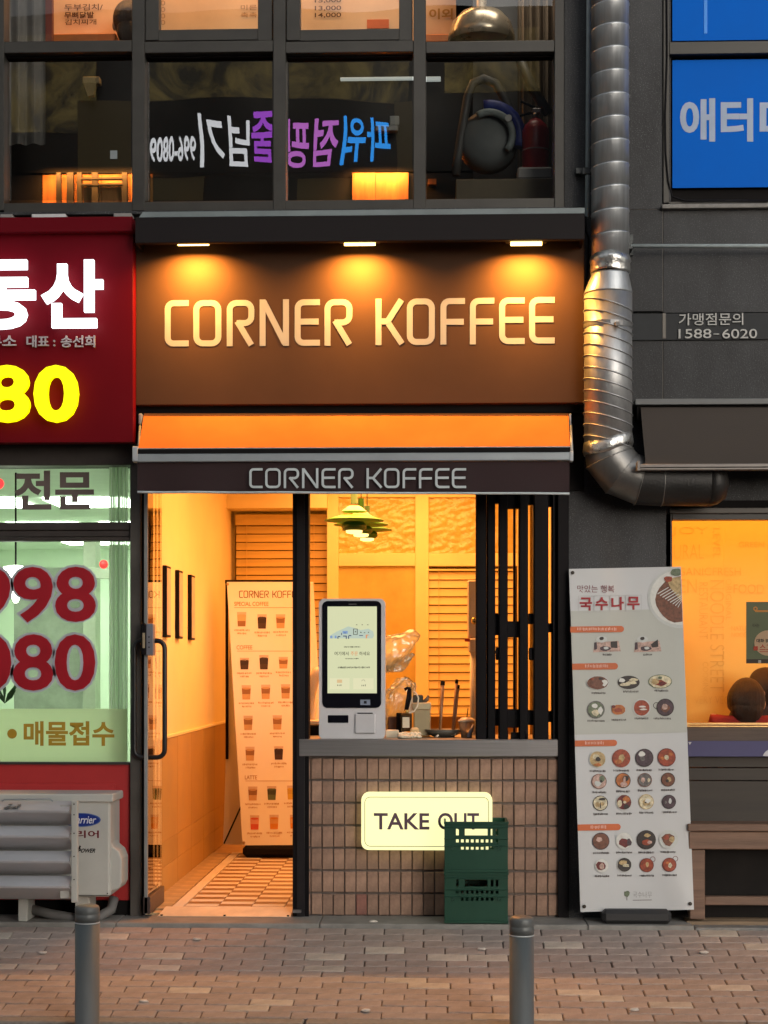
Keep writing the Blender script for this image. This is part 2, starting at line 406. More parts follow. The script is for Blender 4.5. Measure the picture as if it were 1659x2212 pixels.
# ------------------------------------------------------------------ across the street (seen in the window reflections)
ob = thing('street_building', 'dark block across the street, dimly mirrored in the upstairs windows', 'building', (0, -14, -0.26))
dk = M('far_facade', (0.045, 0.041, 0.037), 0.7, var=0.85, scale=.9, bump=0.2)
m = MB(); m.box(-9, 4.0, -24, -14.02, -0.26, 10.7); m.build('wall', dk, ob)
m = MB(); m.box(4.02, 5.3, -24, -14.02, -0.26, 4.6); m.build('sky_reflection_block', dk, ob)  # narrow block added so the noodle window mirrors no open sky
wm_ = M('far_window', (0.02, 0.022, 0.025), 0.15, var=0.2)
olive = E_('far_lit_window', (0.9, 0.62, 0.2), 0.07)
for i in range(4):
    for j in range(3):
        m = MB(); m.box(-8.2 + i * 3.1, -6.4 + i * 3.1, -14.05, -13.97, 1.8 + j * 3.0, 3.4 + j * 3.0)
        m.build('window', olive if (i, j) in ((1, 2), (2, 2)) else wm_, ob)
gl = bpy.data.materials.new('added_wall_glow'); gl.use_nodes = True; MATS['added_wall_glow'] = gl  # patchy glow added to this wall to tint the upstairs window reflections
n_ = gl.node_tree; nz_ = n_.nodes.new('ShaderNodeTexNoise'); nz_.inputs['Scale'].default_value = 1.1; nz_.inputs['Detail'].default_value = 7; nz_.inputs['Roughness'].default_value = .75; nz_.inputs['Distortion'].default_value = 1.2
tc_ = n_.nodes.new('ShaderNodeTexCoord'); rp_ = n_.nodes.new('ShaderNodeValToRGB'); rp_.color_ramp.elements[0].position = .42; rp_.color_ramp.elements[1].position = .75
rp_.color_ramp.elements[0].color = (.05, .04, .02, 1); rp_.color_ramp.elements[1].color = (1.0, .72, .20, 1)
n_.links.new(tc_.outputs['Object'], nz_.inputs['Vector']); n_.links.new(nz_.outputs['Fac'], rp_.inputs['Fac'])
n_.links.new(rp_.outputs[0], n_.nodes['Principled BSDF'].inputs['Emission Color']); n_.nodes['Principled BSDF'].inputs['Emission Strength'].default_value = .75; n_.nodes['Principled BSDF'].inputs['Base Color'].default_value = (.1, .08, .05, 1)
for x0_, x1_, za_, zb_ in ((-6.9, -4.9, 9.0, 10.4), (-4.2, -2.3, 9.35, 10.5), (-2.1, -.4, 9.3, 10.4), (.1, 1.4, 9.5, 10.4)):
    m = MB(); m.box(x0_, x1_, -14.04, -13.98, za_, zb_); m.build('added_wall_glow', gl, ob)
def fit(s):                                  # a sign fixed to that block, facing the shop
    n = thing('neon_sign', 'lit white, purple and blue letter sign, mirrored in the upstairs panes', 'sign', (-0.25, -13.9, 8.47)); n.rotation_euler = (0, 0, math.pi)
    return n
ns = fit(0)
nW = E_('neon_white', (0.95, 0.97, 1.0), 5.0); nP = E_('neon_purple', (0.50, 0.10, 0.85), 4.5); nB = E_('neon_blue', (0.03, 0.35, 1.0), 6.3); nM = E_('neon_magenta', (0.75, 0.22, 0.85), 4.5)
X0 = 0.42                                     # local x runs leftward in the mirror image
for txt, x0, x1, z0, z1, mt, nm in (('파워', X0, X0 + .72, .0, .62, nB, 'letter'), ('점핑', X0 + .78, X0 + 1.46, .0, .58, nM, 'letter'), ('줄', X0 + 1.62, X0 + 1.95, .06, .70, nP, 'letter'),
                                   ('넘기', X0 + 1.98, X0 + 2.68, -.04, .64, nW, 'letter'), ('996-0809', X0 + 2.74, X0 + 3.40, .06, .36, nW, 'numeral')):
    b = MB(); b.text(txt, x0, x1, z0, z1, 0.0, 0.012, 0.03); o = b.build(nm, mt, None); o.parent = ns
b = MB(); b.box(X0 - .1, X0 + 3.6, 0.02, 0.06, -.15, .9); o = b.build('sign_board', blackm, None); o.parent = ns

# ------------------------------------------------------------------ the stone building
bld = thing('stone_building', 'dark speckled granite building whose windows sit above the coffee shop sign', 'building', (0, 0, 0))
core = MB()
def cpx(u0, v0, u1, v1, yf=0.03, yb=0.32): core.px(u0, v0, u1, v1, yf, yb)
cpx(-560, 438, 1236, 475); cpx(-560, -560, -62, 438); cpx(-560, 475, 281, 1000); cpx(281, 475, 1236, 1052)      # above the shop fronts
cpx(1219, -560, 1449, 1052); cpx(1449, 446, 2300, 1080)
cpx(1210, 1052, 1449, 2000)
core.build('wall', granite, bld)
for (u0, v0, u1, v1) in ((1219, -560, 1431, 452.5), (1219, 454, 1431, 673), (1433, 447, 2300, 673), (1219, 733, 1431, 870), (1433, 733, 2300, 870), (1219, 872, 1431, 1052),
                         (1210, 1053, 1449, 1560), (1210, 1561.5, 1449, 1996), (-560, 440, 1217, 470), (-560, -560, -62, 438)):
    m = MB(); m.px(u0, v0, u1, v1, 0.0, 0.03, 0.002); m.build('granite_slab', granite, bld)
for q_ in ((1431, 454, 1433, 673), (1431, 733, 1433, 870), (1219, 452.6, 1431, 453.9)):
    m = MB(); m.px(*q_, 0.003, 0.03); m.build('joint', M('pale_joint', (.115, .105, .095), .8, var=.3, scale=12), bld)
# upper window wall
win = MB()
WIN_V = [(-60, 8), (285, 312), (590, 617), (893, 920), (1198, 1219)]
win.px(8, 433, 1198, 455, -0.03, 0.085, 0.003); wo_ = win.build('window', bronze, bld)
for a, b in WIN_V: m = MB(); m.px(a, -560, b, 455, -0.035, 0.09, 0.003); m.build('mullion', bronze, wo_)
for (a, b) in ((8, 285), (312, 590), (617, 893), (920, 1198)):
    m = MB(); m.px(a, 88, b, 113, -0.030, 0.085, 0.003); m.build('transom', bronze, wo_)
    m = MB(); m.px(a + 3, 113, b - 3, 124, 0.02, 0.08); m.build('gasket', blackm, wo_)
for (a, b, c, d) in ((312, 590, 343, 557), (617, 893, 648, 862)):
    m = MB(); m.px(a + 2, -560, c, 87, -0.015, 0.07, 0.002); m.px(d, -560, b - 2, 87, -0.015, 0.07, 0.002); m.px(c, 63, d, 87, -0.013, 0.068, 0.002); m.build('sash', bronze, wo_)
upg = glass('upstairs_glass', 0.05, (0.90, 0.91, 0.89)); lowg = glass('lower_tinted_glass', 0.085, (0.60, 0.62, 0.61))
for (a, b, v0, v1) in ((8, 285, -560, 88), (343, 557, -560, 63), (648, 862, -560, 63), (920, 1198, -560, 88), (10, 283, 124, 433), (314, 588, 124, 433), (619, 891, 124, 433), (922, 1196, 124, 433)):
    m = MB(); p = [at(a, v1, 0.045), at(b, v1, 0.045), at(b, v0, 0.045), at(a, v0, 0.045)]; m.quad(p); m.build('pane', lowg if v0 > 100 else upg, wo_)
m = MB(); m.px(-560, 455, 1222, 462, -0.05, 0.02, 0.003); m.build('window_sill', granite, bld)

# rooms upstairs
upw = M('upstairs_wall', (0.62, 0.50, 0.36), 0.8, var=0.1)
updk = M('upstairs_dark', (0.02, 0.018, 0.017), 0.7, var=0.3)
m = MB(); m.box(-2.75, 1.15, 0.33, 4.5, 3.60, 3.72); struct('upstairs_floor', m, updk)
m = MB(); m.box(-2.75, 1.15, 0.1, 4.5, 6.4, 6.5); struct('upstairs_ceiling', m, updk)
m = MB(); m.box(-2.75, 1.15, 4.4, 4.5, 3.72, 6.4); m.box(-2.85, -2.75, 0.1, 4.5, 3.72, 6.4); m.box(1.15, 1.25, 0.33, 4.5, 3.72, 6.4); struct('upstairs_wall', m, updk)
YM = 1.5
bw = MB(); bw.px(40, -70, 985, 96, YM, YM + .05); o = tag(bw.build('menu_wall', M('menu_wall_paint', (0.75, 0.55, 0.36), 0.7, var=0.12, scale=2)), 'warmly lit menu wall behind the upstairs top panes', 'wall')
ink = M('menu_ink', (0.10, 0.05, 0.03), 0.7); inkf = M('menu_ink_faint', (0.42, 0.28, 0.18), 0.7); inkr = M('menu_red', (0.45, 0.08, 0.04), 0.7)
def mt(txt, u0, v0, u1, v1, mat=ink, bold=0.01, nm='lettering'):
    b = MB(); b.ptext(txt, u0, v0, u1, v1, YM - 0.004, bold); c = b.build(nm, mat, None); c.parent = o; return c
mt('두부김치/', 139, 8, 222, 23); mt('무뼈닭발', 139, 25, 203, 40, bold=.03); mt('김치찌개', 140, 41, 208, 54)
mt('미른', 520, 10, 555, 22, inkf); mt('촉촉', 520, 26, 555, 38, inkf); mt('13,000', 680, 12, 737, 24); mt('14,000', 680, 27, 737, 39); mt('15,000', 680, -5, 737, 7); mt('이외', 927, 18, 978, 42, M('menu_gold', (0.40, 0.22, 0.04), 0.6), .03)
for k in range(4): mt('0', 347, 1 + k * 14, 357, 12 + k * 14, inkf)
m = MB(); m.px(793, 42, 840, 61, YM - .006, YM, 0); c = m.build('notice', M('red_notice', (0.6, 0.16, 0.07), 0.7), None); c.parent = o
m = MB(); m.px(90, 72, 250, 90, YM - .25, YM - .02, .005); tag(m.build('counter_shelf', M('orange_shelf', (0.75, 0.20, 0.04), 0.5)), 'orange shelf along the foot of the upstairs menu wall', 'shelf')
m = MB(); m.px(918, 73, 985, 90, YM - .25, YM - .02, .005); tag(m.build('counter_shelf', M('orange_shelf', (0.75, 0.20, 0.04), 0.5)), 'short orange shelf behind the vent hood dome upstairs', 'shelf')
# dark booth partition behind the lower panes
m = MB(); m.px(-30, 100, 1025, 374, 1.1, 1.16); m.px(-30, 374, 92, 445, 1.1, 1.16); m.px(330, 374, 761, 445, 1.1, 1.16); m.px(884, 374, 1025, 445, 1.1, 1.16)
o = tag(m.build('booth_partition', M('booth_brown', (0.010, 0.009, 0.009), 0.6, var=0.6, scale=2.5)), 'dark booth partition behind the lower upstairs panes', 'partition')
wood_o = M('lit_orange_wood', (0.55, 0.22, 0.06), 0.55, var=0.35, scale=3, stretch=(6, 1, 1), bump=0.1)
slat = thing('wood_screen', 'orange lit wood boards behind dark slats upstairs', 'screen', at(180, 430, 1.05))
for a, b in ((90, 160), (160, 220), (220, 288), (318, 332)):
    m = MB(); m.px(a, 374, b - 1, 446, 1.10, 1.13); m.build('board', wood_o, slat)
for a, b in ((122, 130), (145, 157), (167, 175), (199, 210), (264, 273), (288, 318), (318, 322)):
    m = MB(); m.px(a - 1, 372, b + 1, 446, 1.03, 1.06); m.build('slat', updk, slat)
for v in (383, 396):
    m = MB(); m.px(175, v, 264, v + 4, 1.025, 1.055); m.build('rail', updk, slat)
pan = thing('wood_boarding', 'orange lit pair of grained wood boards low in the third pane', 'panel', at(820, 430, 1.05))
m = MB(); m.px(761, 373, 811, 446, 1.05, 1.08); m.build('board', wood_o, pan)
m = MB(); m.px(812, 373, 882, 446, 1.05, 1.08); m.build('board', wood_o, pan)
m = MB(); m.px(924, 386, 943, 399, 1.05, 1.09, .002); tag(m.build('wood_block', wood_o), 'small orange lit wood block low behind the fourth pane', 'wood block')
for u, wd in ((190, .55), (820, .32)):
    p = at(u, 362, .98); area('under_shelf_light', (p.x, p.y, p.z), (35, 0, 0), wd, .03, 6.5 if u < 500 else 4, (1, .36, .07), 150)
p = at(500, 40, 1.0); area('upstairs_light', (p.x - .3, 1.32, 6.3), (8, 0, 0), 3.2, .12, 39, (1, .45, .14))
# shaded corner behind the fourth pane
gw = M('upstairs_grey', (0.13, 0.135, 0.14), 0.7, var=0.1)
m = MB(); m.px(1022, -560, 1125, 470, 1.0, 1.06); tag(m.build('grey_column', gw), 'grey column upstairs behind the vacuum hose', 'column')
cur = MB(); pts = []
for i in range(41):
    t = i / 40; u = 1118 + 110 * t; pts.append(at(u, 200, 0.80 + .03 * math.sin(t * 40)))
for a, b in zip(pts, pts[1:]):
    cur.quad([(a.x, a.y, 3.9), (b.x, b.y, 3.9), (b.x, b.y, 6.2), (a.x, a.y, 6.2)])
tag(cur.build('curtain', M('tan_curtain', (0.20, 0.155, 0.11), 0.9, var=0.15)), 'tan pleated curtain at the end of the upstairs window', 'curtain')
cur = MB(); pts = []
for i in range(25):
    t = i / 24; u = -20 + 118 * t; pts.append(at(u, 200, 0.7 + .02 * math.sin(t * 22)))
for a, b in zip(pts, pts[1:]):
    cur.quad([(a.x, a.y, 4.5), (b.x, b.y, 4.5), (b.x, b.y, 6.2), (a.x, a.y, 6.2)])
tag(cur.build('curtain', M('grey_curtain', (0.26, 0.25, 0.245), 0.9, var=0.15)), 'pale grey curtain in the corner of the first upstairs pane', 'curtain')
m = MB(); m.px(92, -560, 112, 90, .75, .8); tag(m.build('red_post', M('red_post_paint', (0.22, 0.05, 0.035), 0.6)), 'dark red post beside the pale curtain upstairs', 'post')
sl_ = E_('tube_white', (.80, .85, .80), .55)
m = MB(); m.px(735, 166, 896, 171, 1.04, 1.07, .002); tag(m.build('strip_light', sl_), 'long thin white strip light behind the third lower pane', 'strip light')
m = MB(); m.px(918, 165, 952, 173, 1.04, 1.07, .002); tag(m.build('strip_light', sl_), 'short white strip light behind the fourth lower pane', 'strip light')
ls_ = thing('wall_lamp', 'small cream shaded lamp behind the first lower pane', 'lamp', at(196, 210, 1.0))
m = MB(); m.px(178, 165, 215, 180, 1.0, 1.06, .004); m.build('shade', M('lamp_cream', (.50, .40, .22), .6), ls_)
m = MB(); q_ = [at(u, v, 1.02) for u, v in ((182, 182), (191, 211), (203, 207), (209, 182))]; m.prism([(p_.x, p_.z) for p_ in q_], 1.0, 1.04); m.build('body', M('lamp_tan', (.28, .21, .11), .6), ls_)
m = MB(); m.px(238, 325, 253, 343, .038, .042); st_ = m.build('sticker', M('pale_sticker', (.22, .25, .26), .5), wo_)
m = MB(); m.px(811, 270, 860, 282, 1.0, 1.06, .003); m.px(842, 250, 862, 270, 1.0, 1.06, .003); tag(m.build('wall_bracket', M('bracket_pale', (.30, .31, .30), .5)), 'pale L shaped bracket behind the third lower pane', 'bracket')
# fire extinguisher on its box
fe = thing('fire_extinguisher', 'red fire extinguisher standing on a pale box upstairs', 'fire extinguisher', at(1157, 385, .42))
redp = M('extinguisher_red', (0.36, 0.012, 0.02), 0.35, var=0.08)
c = at(1157, 385, .42); hgt = at(1157, 258, .42).z - c.z; r = 0.078
m = MB(); m.lathe(c, [(r * .9, 0), (r, .01), (r, hgt * .80), (r * .8, hgt * .9), (r * .35, hgt)], 24); m.build('cylinder', redp, fe)
m = MB(); m.lathe(c, [(r + .002, hgt * .44), (r + .002, hgt * .46)], 24); m.build('band', M('pale_band', (0.5, 0.3, 0.3), .5), fe)
m = MB(); m.lathe(c, [(.02, hgt), (.022, hgt + .03), (.012, hgt + .05)], 12); m.box(c.x - .02, c.x + .03, c.y - .02, c.y + .02, c.z + hgt + .03, c.z + hgt + .06, .004); m.build('valve', steel, fe)
m = MB(); m.tube([(c.x + .02, c.y, c.z + hgt + .055), (c.x - .04, c.y, c.z + hgt + .085), (c.x - .085, c.y, c.z + hgt + .105)], .008, 8); m.tube([(c.x + .0, c.y, c.z + hgt + .04), (c.x - .06, c.y, c.z + hgt + .03), (c.x - .09, c.y, c.z + hgt + .02)], .007, 8); m.build('handle', black, fe)
m = MB(); a = at(1112, 386, .3); b = at(1196, 357, .3)
m.px(1118, 360, 1194, 386, .30, .55, .01); tag(m.build('pedestal_box', M('pale_box', (0.42, 0.40, 0.40), 0.6)), 'pale low box carrying the fire extinguisher', 'box')
m = MB(); m.px(985, 386, 1198, 450, .28, .6, .004); tag(m.build('window_bench', M('tan_bench', (0.16, 0.13, 0.09), 0.7)), 'tan bench under the extinguisher and the vacuum', 'bench')
# drum vacuum with blue lid and hose
vc = thing('vacuum_cleaner', 'grey drum vacuum with blue lid and curved hose upstairs', 'vacuum', at(1055, 388, .55))
c = at(1055, 386, .55); R_ = .172
m = MB(); m.lathe(c + Vector((0, 0, .21)), [(.02, -.10), (R_ * .8, -.10), (R_, -.05), (R_, .05), (R_ * .75, .1), (.02, .1)], 28, axis='Y'); m.build('drum', M('drum_grey', (0.15, 0.165, 0.175), .5), vc)
m = MB(); pts = [c + Vector((R_ * 1.04 * math.cos(a), -.105, .21 + R_ * 1.04 * math.sin(a))) for a in [math.radians(x) for x in range(-20, 101, 10)]]; m.tube(pts, .035, 10); m.build('lid', M('vacuum_blue', (0.03, 0.05, 0.28), .4), vc)
m = MB(); pts = [c + Vector((R_ * .78 * math.cos(a), -.13, .21 + R_ * .78 * math.sin(a))) for a in [math.radians(x) for x in range(-40, 121, 10)]]; m.tube(pts, .022, 8); m.build('rim', M('rim_grey', (0.28, 0.33, 0.34), .5), vc)
m = MB(); m.lathe(c + Vector((.11, -.15, .30)), [(.02, -.01), (.02, .01)], 16, axis='Y'); m.build('knob', M('knob_white', (0.6, .6, .6), .5), vc)
hp = [at(u, v, .48) for u, v in ((985, 380), (990, 330), (1000, 270), (1010, 210), (1022, 180), (1045, 170), (1070, 180), (1092, 215), (1105, 260), (1118, 300), (1135, 325))]
m = MB(); m.tube(hp, .026, 10); m.build('hose', M('hose_grey', (0.07, 0.07, 0.07), .5), vc)
m = MB(); m.tube([at(u, v, .6) for u, v in ((1122, 126), (1150, 190), (1185, 245))], .03, 10); tag(m.build('dark_hose', M('hose_grey', (0.07, 0.07, 0.07), .5)), 'dark hose hanging in front of the tan curtain', 'hose')
# steel vent dome in the fourth top pane
c = at(1040, 88, .7)
m = MB(); m.lathe(c, [(.20, -.02), (.197, .03), (.175, .10), (.125, .155), (.05, .18), (.03, .19), (.03, .6)], 28)
tag(m.build('extractor_hood', M('smoky_steel', (0.42, 0.36, 0.28), 0.28, 0.6, var=0.2)), 'shiny domed extractor hood behind the fourth top pane', 'hood')
area('corner_light', at(1090, -20, .5) + Vector((0, 0, .35)), (12, 0, 0), .5, .2, 3.0, (1, .86, .7))

# people seen from outside
from mathutils import noise as MN
def person(name, label, base, head_z, yaw, cloth, hairc, seat=True, group=None):
    x, y, z = base; H = head_z - z
    t = thing(name, label, 'person', base, group)
    J = {'p': (0, 0, H * .12), 'w': (0, .01, H * .36), 'c': (0, .02, H * .66), 'n': (0, .01, H * .77), 'n2': (0, 0, H * .81), 'h': (0, -.01, H * .88), 'h2': (0, -.01, H * .955),
         'sl': (-.17, .02, H * .75), 'sr': (.17, .02, H * .75), 'el': (-.21, -.02, H * .40), 'er': (.21, -.02, H * .40), 'wl': (-.12, -.22, H * .30), 'wr': (.12, -.22, H * .30),
         'kl': (-.11, -.32, H * .10), 'kr': (.11, -.32, H * .10)}
    Rr = {'p': .14, 'w': .12, 'c': .13, 'n': .062, 'n2': .056, 'h': .088, 'h2': .075, 'sl': .07, 'sr': .07, 'el': .045, 'er': .045, 'wl': .032, 'wr': .032, 'kl': .07, 'kr': .07}
    keys = list(J); ed = [('p','w'),('w','c'),('c','n'),('n','n2'),('n2','h'),('h','h2'),('c','sl'),('c','sr'),('sl','el'),('sr','er'),('el','wl'),('er','wr'),('p','kl'),('p','kr')]
    me = bpy.data.meshes.new('body'); me.from_pydata([J[k] for k in keys], [(keys.index(a), keys.index(b)) for a, b in ed], [])
    ob_ = bpy.data.objects.new('body', me); COL.objects.link(ob_)
    md = ob_.modifiers.new('skin', 'SKIN'); sb = ob_.modifiers.new('sub', 'SUBSURF'); sb.levels = 2; sb.render_levels = 2
    for i, k in enumerate(keys):
        me.skin_vertices[0].data[i].radius = (Rr[k], Rr[k] * (.8 if k in 'pwc' else 1)); me.skin_vertices[0].data[i].use_root = (k == 'p')
    dg = bpy.context.evaluated_depsgraph_get(); nm = bpy.data.meshes.new_from_object(ob_.evaluated_get(dg))
    ob_.modifiers.clear(); ob_.data = nm
    skin = M('skin', (0.52, 0.32, 0.22), .55, var=.08)
    nm.materials.clear(); nm.materials.append(skin); nm.materials.append(cloth)
    for p_ in nm.polygons:
        p_.use_smooth = True
        p_.material_index = 1 if p_.center.z < H * .805 and not (p_.center.y < -.17 and p_.center.z > H * .2) else 0
    ob_.parent = t
    hb = MB(); hb.sphere(Vector((0, .012, H * .905)) + Vector(base), (.105, .115, .125), u=64, v=24)
    hb.sphere(Vector((0, .05, H * .84)) + Vector(base), (.088, .075, .10), u=48, v=16)
    for v_ in hb.bm.verts:
        dx, dy = v_.co.x - base[0], v_.co.y - base[1]; an = math.atan2(dy, dx); k_ = 1 + .035 * MN.noise(Vector((an * 9, v_.co.z * 3.0, base[0]))) + .09 * MN.noise(Vector((dx * 9, dy * 9, v_.co.z * 9)))
        v_.co.x = base[0] + dx * k_; v_.co.y = base[1] + dy * k_
    hb.build('hair', hairc, t)
    eb = MB()
    for sx in (-.093, .093): eb.sphere(Vector(base) + Vector((sx, .0, H * .875)), (.016, .024, .034), u=8, v=6)
    eb.build('ears', skin, t)
    fb = MB()
    for sx in (-.032, .032): fb.sphere(Vector(base) + Vector((sx, -.092, H * .895)), (.014, .008, .009), u=8, v=6)
    fb.build('eyes', black, t)
    fb = MB(); fb.sphere(Vector(base) + Vector((0, -.105, H * .868)), (.014, .018, .022), u=8, v=6); fb.build('nose', skin, t)
    t.rotation_euler = (0, 0, yaw)
    return t
hairm = M('dark_hair', (0.022, 0.012, 0.008), 0.42, var=0.5, scale=30, stretch=(9, 9, .6), spec=.6, bump=.8, bscale=60)
p = at(272, 88, 1.0)
person('person', 'person in dark clothes silhouetted against the lit menu wall upstairs', (p.x - .03, 1.27, 4.3), at(268, 4, 1.27).z, 3.5, updk, hairm)
SIGN_W = 19.5
# ------------------------------------------------------------------ coffee shop: sign board with hood and lamps
WARM = (1.0, 0.44, 0.07)
brown = M('sign_brown', (0.070, 0.037, 0.022), 0.8, var=0.10, scale=2, bump=0.04, bscale=4, spec=.06)
hoodm = M('hood_brown', (0.011, 0.0085, 0.009), 0.7, spec=.2, var=0.12)
sg = thing('shop_sign', 'wide brown sign board reading CORNER KOFFEE under three warm strip lamps', 'sign', (0, -0.12, 2.9))
YB = -0.12
m = MB(); m.px(293.5, 485, 1262, 872, YB, -0.03, 0.002); m.build('board', brown, sg)
YH = -0.31
m = MB(); m.px(292, 465, 1263, 521, YH, YH + .012, 0.003); a = at(292, 521, YH); b = at(1263, 465, YH); a.z = at(777, 521, YH).z; b.z = at(777, 465, YH).z
m.box(a.x, b.x, YH + .013, -.035, b.z - .014, b.z - .002); m.box(a.x, a.x + .012, YH + .013, -.035, a.z, b.z - .015); m.box(b.x - .012, b.x, YH + .013, -.035, a.z, b.z - .015); m.box(a.x + .013, b.x - .013, YH + .013, YH + .035, a.z, a.z + .01)
m.build('hood', hoodm, sg)
m = MB(); a = at(300, 463, -.2); b = at(1263, 452, -.05)
a = at(300, 462.5, YH); b = at(1263, 453, YH); a.z = at(777, 465, YH).z + .001; b.z = at(777, 453, YH).z; m.prism([(a.x, a.z), (b.x, a.z), (b.x, b.z), (a.x + .02, b.z)], YH + .004, -.05); m.build('flashing', M('flashing_teal', (0.17, 0.205, 0.21), .5, var=.2, scale=3), sg)
cream = M('letter_cream', (0.34, 0.33, 0.29), 0.45, var=0.04)
for ch, u0, v0, u1, v1 in BIG: brand_letter(ch, u0, v0, u1, v1, YB - 0.0005, 0.128, 0.0018, cream, sg)
lampE = E_('sign_lamp_tube', (1.0, 0.62, 0.16), 9)
for u in (418.5, 777.5, 1136.5):
    c = at(u, 526, YH + .055)
    m = MB(); m.box(c.x - .11, c.x + .11, c.y - .02, c.y + .03, c.z + .004, c.z + .034, .004); lo = m.build('lamp', hoodm, sg)
    m = MB(); m.tube([(c.x - .083, c.y - .012, c.z - .004), (c.x + .083, c.y - .012, c.z - .004)], .011, 10); m.build('tube', lampE, lo)
    area('sign_lamp_light', (c.x, c.y + .004, c.z - .018), (14, 0, 0), .17, .03, SIGN_W, WARM, 150)
m = MB(); m.px(293, 873, 1262, 1060, -0.03, 0.02); m.px(293, 873, 1262, 893, -0.06, 0.02)
tag(m.build('shop_lintel', blackm), 'black lintel strip between the sign board and the orange awning', 'lintel')
cab = MB(); cab.tube([at(u, v, -.08) for u, v in ((1264, 468), (1266, 500), (1272, 515), (1271, 560), (1266, 640), (1264, 760))], .006, 6)
tag(cab.build('cable', black), 'thin black cable between the brown board and the metal duct', 'cable')

# ------------------------------------------------------------------ awning
aw = thing('awning', 'orange awning with a dark valance lettered CORNER KOFFEE', 'awning', (0, -0.2, 2.6))
orange = M('awning_orange', (0.41, 0.118, 0.024), 0.9, var=0.14, scale=2.2, bump=0.15, bscale=260, spec=.08)
valm = M('valance_brown', (0.024, 0.009, 0.010), 0.85, var=0.12, scale=4, bump=0.15, bscale=300)
alu = M('aluminium_bar', (0.32, 0.35, 0.37), 0.45, 0.3, var=0.06)
grey_l = M('valance_grey', (0.50, 0.55, 0.56), 0.6)
f = MB(); nU, nV = 40, 8; grid = []
for j in range(nV + 1):
    t = j / nV; row = []
    for i in range(nU + 1):
        s_ = i / nU
        u = (311 + (297 - 311) * t) + ((1228 - 311) + ((1232 - 297) - (1228 - 311)) * t) * s_
        v = 893 + 81 * t; y = -0.09 - 0.34 * t
        p = at(u, v, y); p.z -= 0.012 * math.sin(math.pi * t) * (1 + .4 * math.sin(9 * s_)); row.append(p)
    grid.append(row)
for j in range(nV):
    for i in range(nU):
        q = f.quad([grid[j + 1][i], grid[j + 1][i + 1], grid[j][i + 1], grid[j][i]])
        if q: q.smooth = True
bmesh.ops.remove_doubles(f.bm, verts=f.bm.verts, dist=1e-5)
f.build('fabric', orange, aw)
m = MB(); m.px(286, 978.5, 1238, 996, -0.455, -0.40, 0.004); m.px(297, 966, 1232, 979, -0.44, -0.41); m.build('front_bar', [alu], aw)
m = MB(); m.px(297, 968, 1232, 978.5, -0.452, -0.44); m.build('front_bar_groove', blackm, aw)
for u0, u1 in ((285.5, 297), (1231, 1238.5)):
    m = MB(); m.px(u0, 964 if u0 < 400 else 974, u1, 996, -0.46, -0.40, 0.003); m.build('end_cap', M('end_cap_grey', (0.42, 0.44, 0.46), 0.5), aw)
YV = -0.435
f = MB(); n = 60; rows = []
for j in range(5):
    t = j / 4
    rows.append([at(297 + 933 * i / n, 997 + 66 * t + (3.5 * (i / n) * t), YV) + Vector((0, 0.012 * t * math.sin(i * .55) * math.exp(-i / 40) + .004 * t * math.sin(i * .21), 0)) for i in range(n + 1)])
for j in range(4):
    for i in range(n):
        q = f.quad([rows[j + 1][i], rows[j + 1][i + 1], rows[j][i + 1], rows[j][i]])
        if q: q.smooth = True
bmesh.ops.remove_doubles(f.bm, verts=f.bm.verts, dist=1e-5)
f.build('valance', valm, aw)
m = MB(); m.tube([r + Vector((0, -.004, 0)) for r in rows[-1]], .0065, 6); m.build('valance_hem', grey_l, aw)
k_ = (1007 - 538.5) / (1198.3 - 356)
for ch, u0, v0, u1, v1 in BIG:
    brand_letter(ch, 538.5 + (u0 - 356) * k_, 1011.3, 538.5 + (u1 - 356) * k_, 1054.6, YV - .016, 0.118, 0.002, grey_l, aw)
for u, du in ((303, 8), (1232, 5)):
    a = at(u, 892, -.1); b = at(u - (3 if u < 500 else -3), 975, -.40)
    m = MB(); m.px(u - du / 2, 893, u + du / 2, 917 if u < 500 else 940, -.13, -.08, .004); m.tube([(a.x, a.y, a.z - .06), (b.x, b.y, b.z)], .008, 8); m.build('arm', alu, aw)

# ------------------------------------------------------------------ red estate agency sign
redm = M('sign_red', (0.125, 0.001, 0.006), 0.5, var=0.06, scale=3, spec=.12)
rs = thing('agency_sign', 'red sign box with glowing white Korean letters and yellow digits', 'sign', (-2.0, -0.2, 2.7))
YR = -0.2
m = MB(); m.px(-560, 503, 287.5, 957, YR, -0.115, 0.002); m.build('box', redm, rs)
m = MB(); m.px(-560, 471, 286, 503, -0.245, -0.1, 0.003); m.build('top_cap', redm, rs)
lw = E_('letter_white', (0.90, 0.95, 1.0), 2.2); ly = E_('letter_yellow', (1.0, 0.90, 0.0), 1.3)
for txt, u0, v0, u1, v1, mm in (('동', -74, 563, 78, 713, lw), ('산', 91, 563, 224, 710, lw), ('8', -33, 790, 67, 914, ly), ('0', 75, 790, 171.5, 914, ly)):
    b = MB(); b.ptext(txt, u0, v0, u1, v1, YR - .045, .03, .03); b.build('letter', mm, rs)
gm = M('letter_grey', (0.40, 0.36, 0.38), .5)
for txt, u0, u1 in (('무소', -26, 36), ('대표 :', 58, 120), ('송선희', 132, 206)):
    b = MB(); b.ptext(txt, u0, 725, u1, 751, YR - .012, .018, .01); b.build('letter', gm, rs)
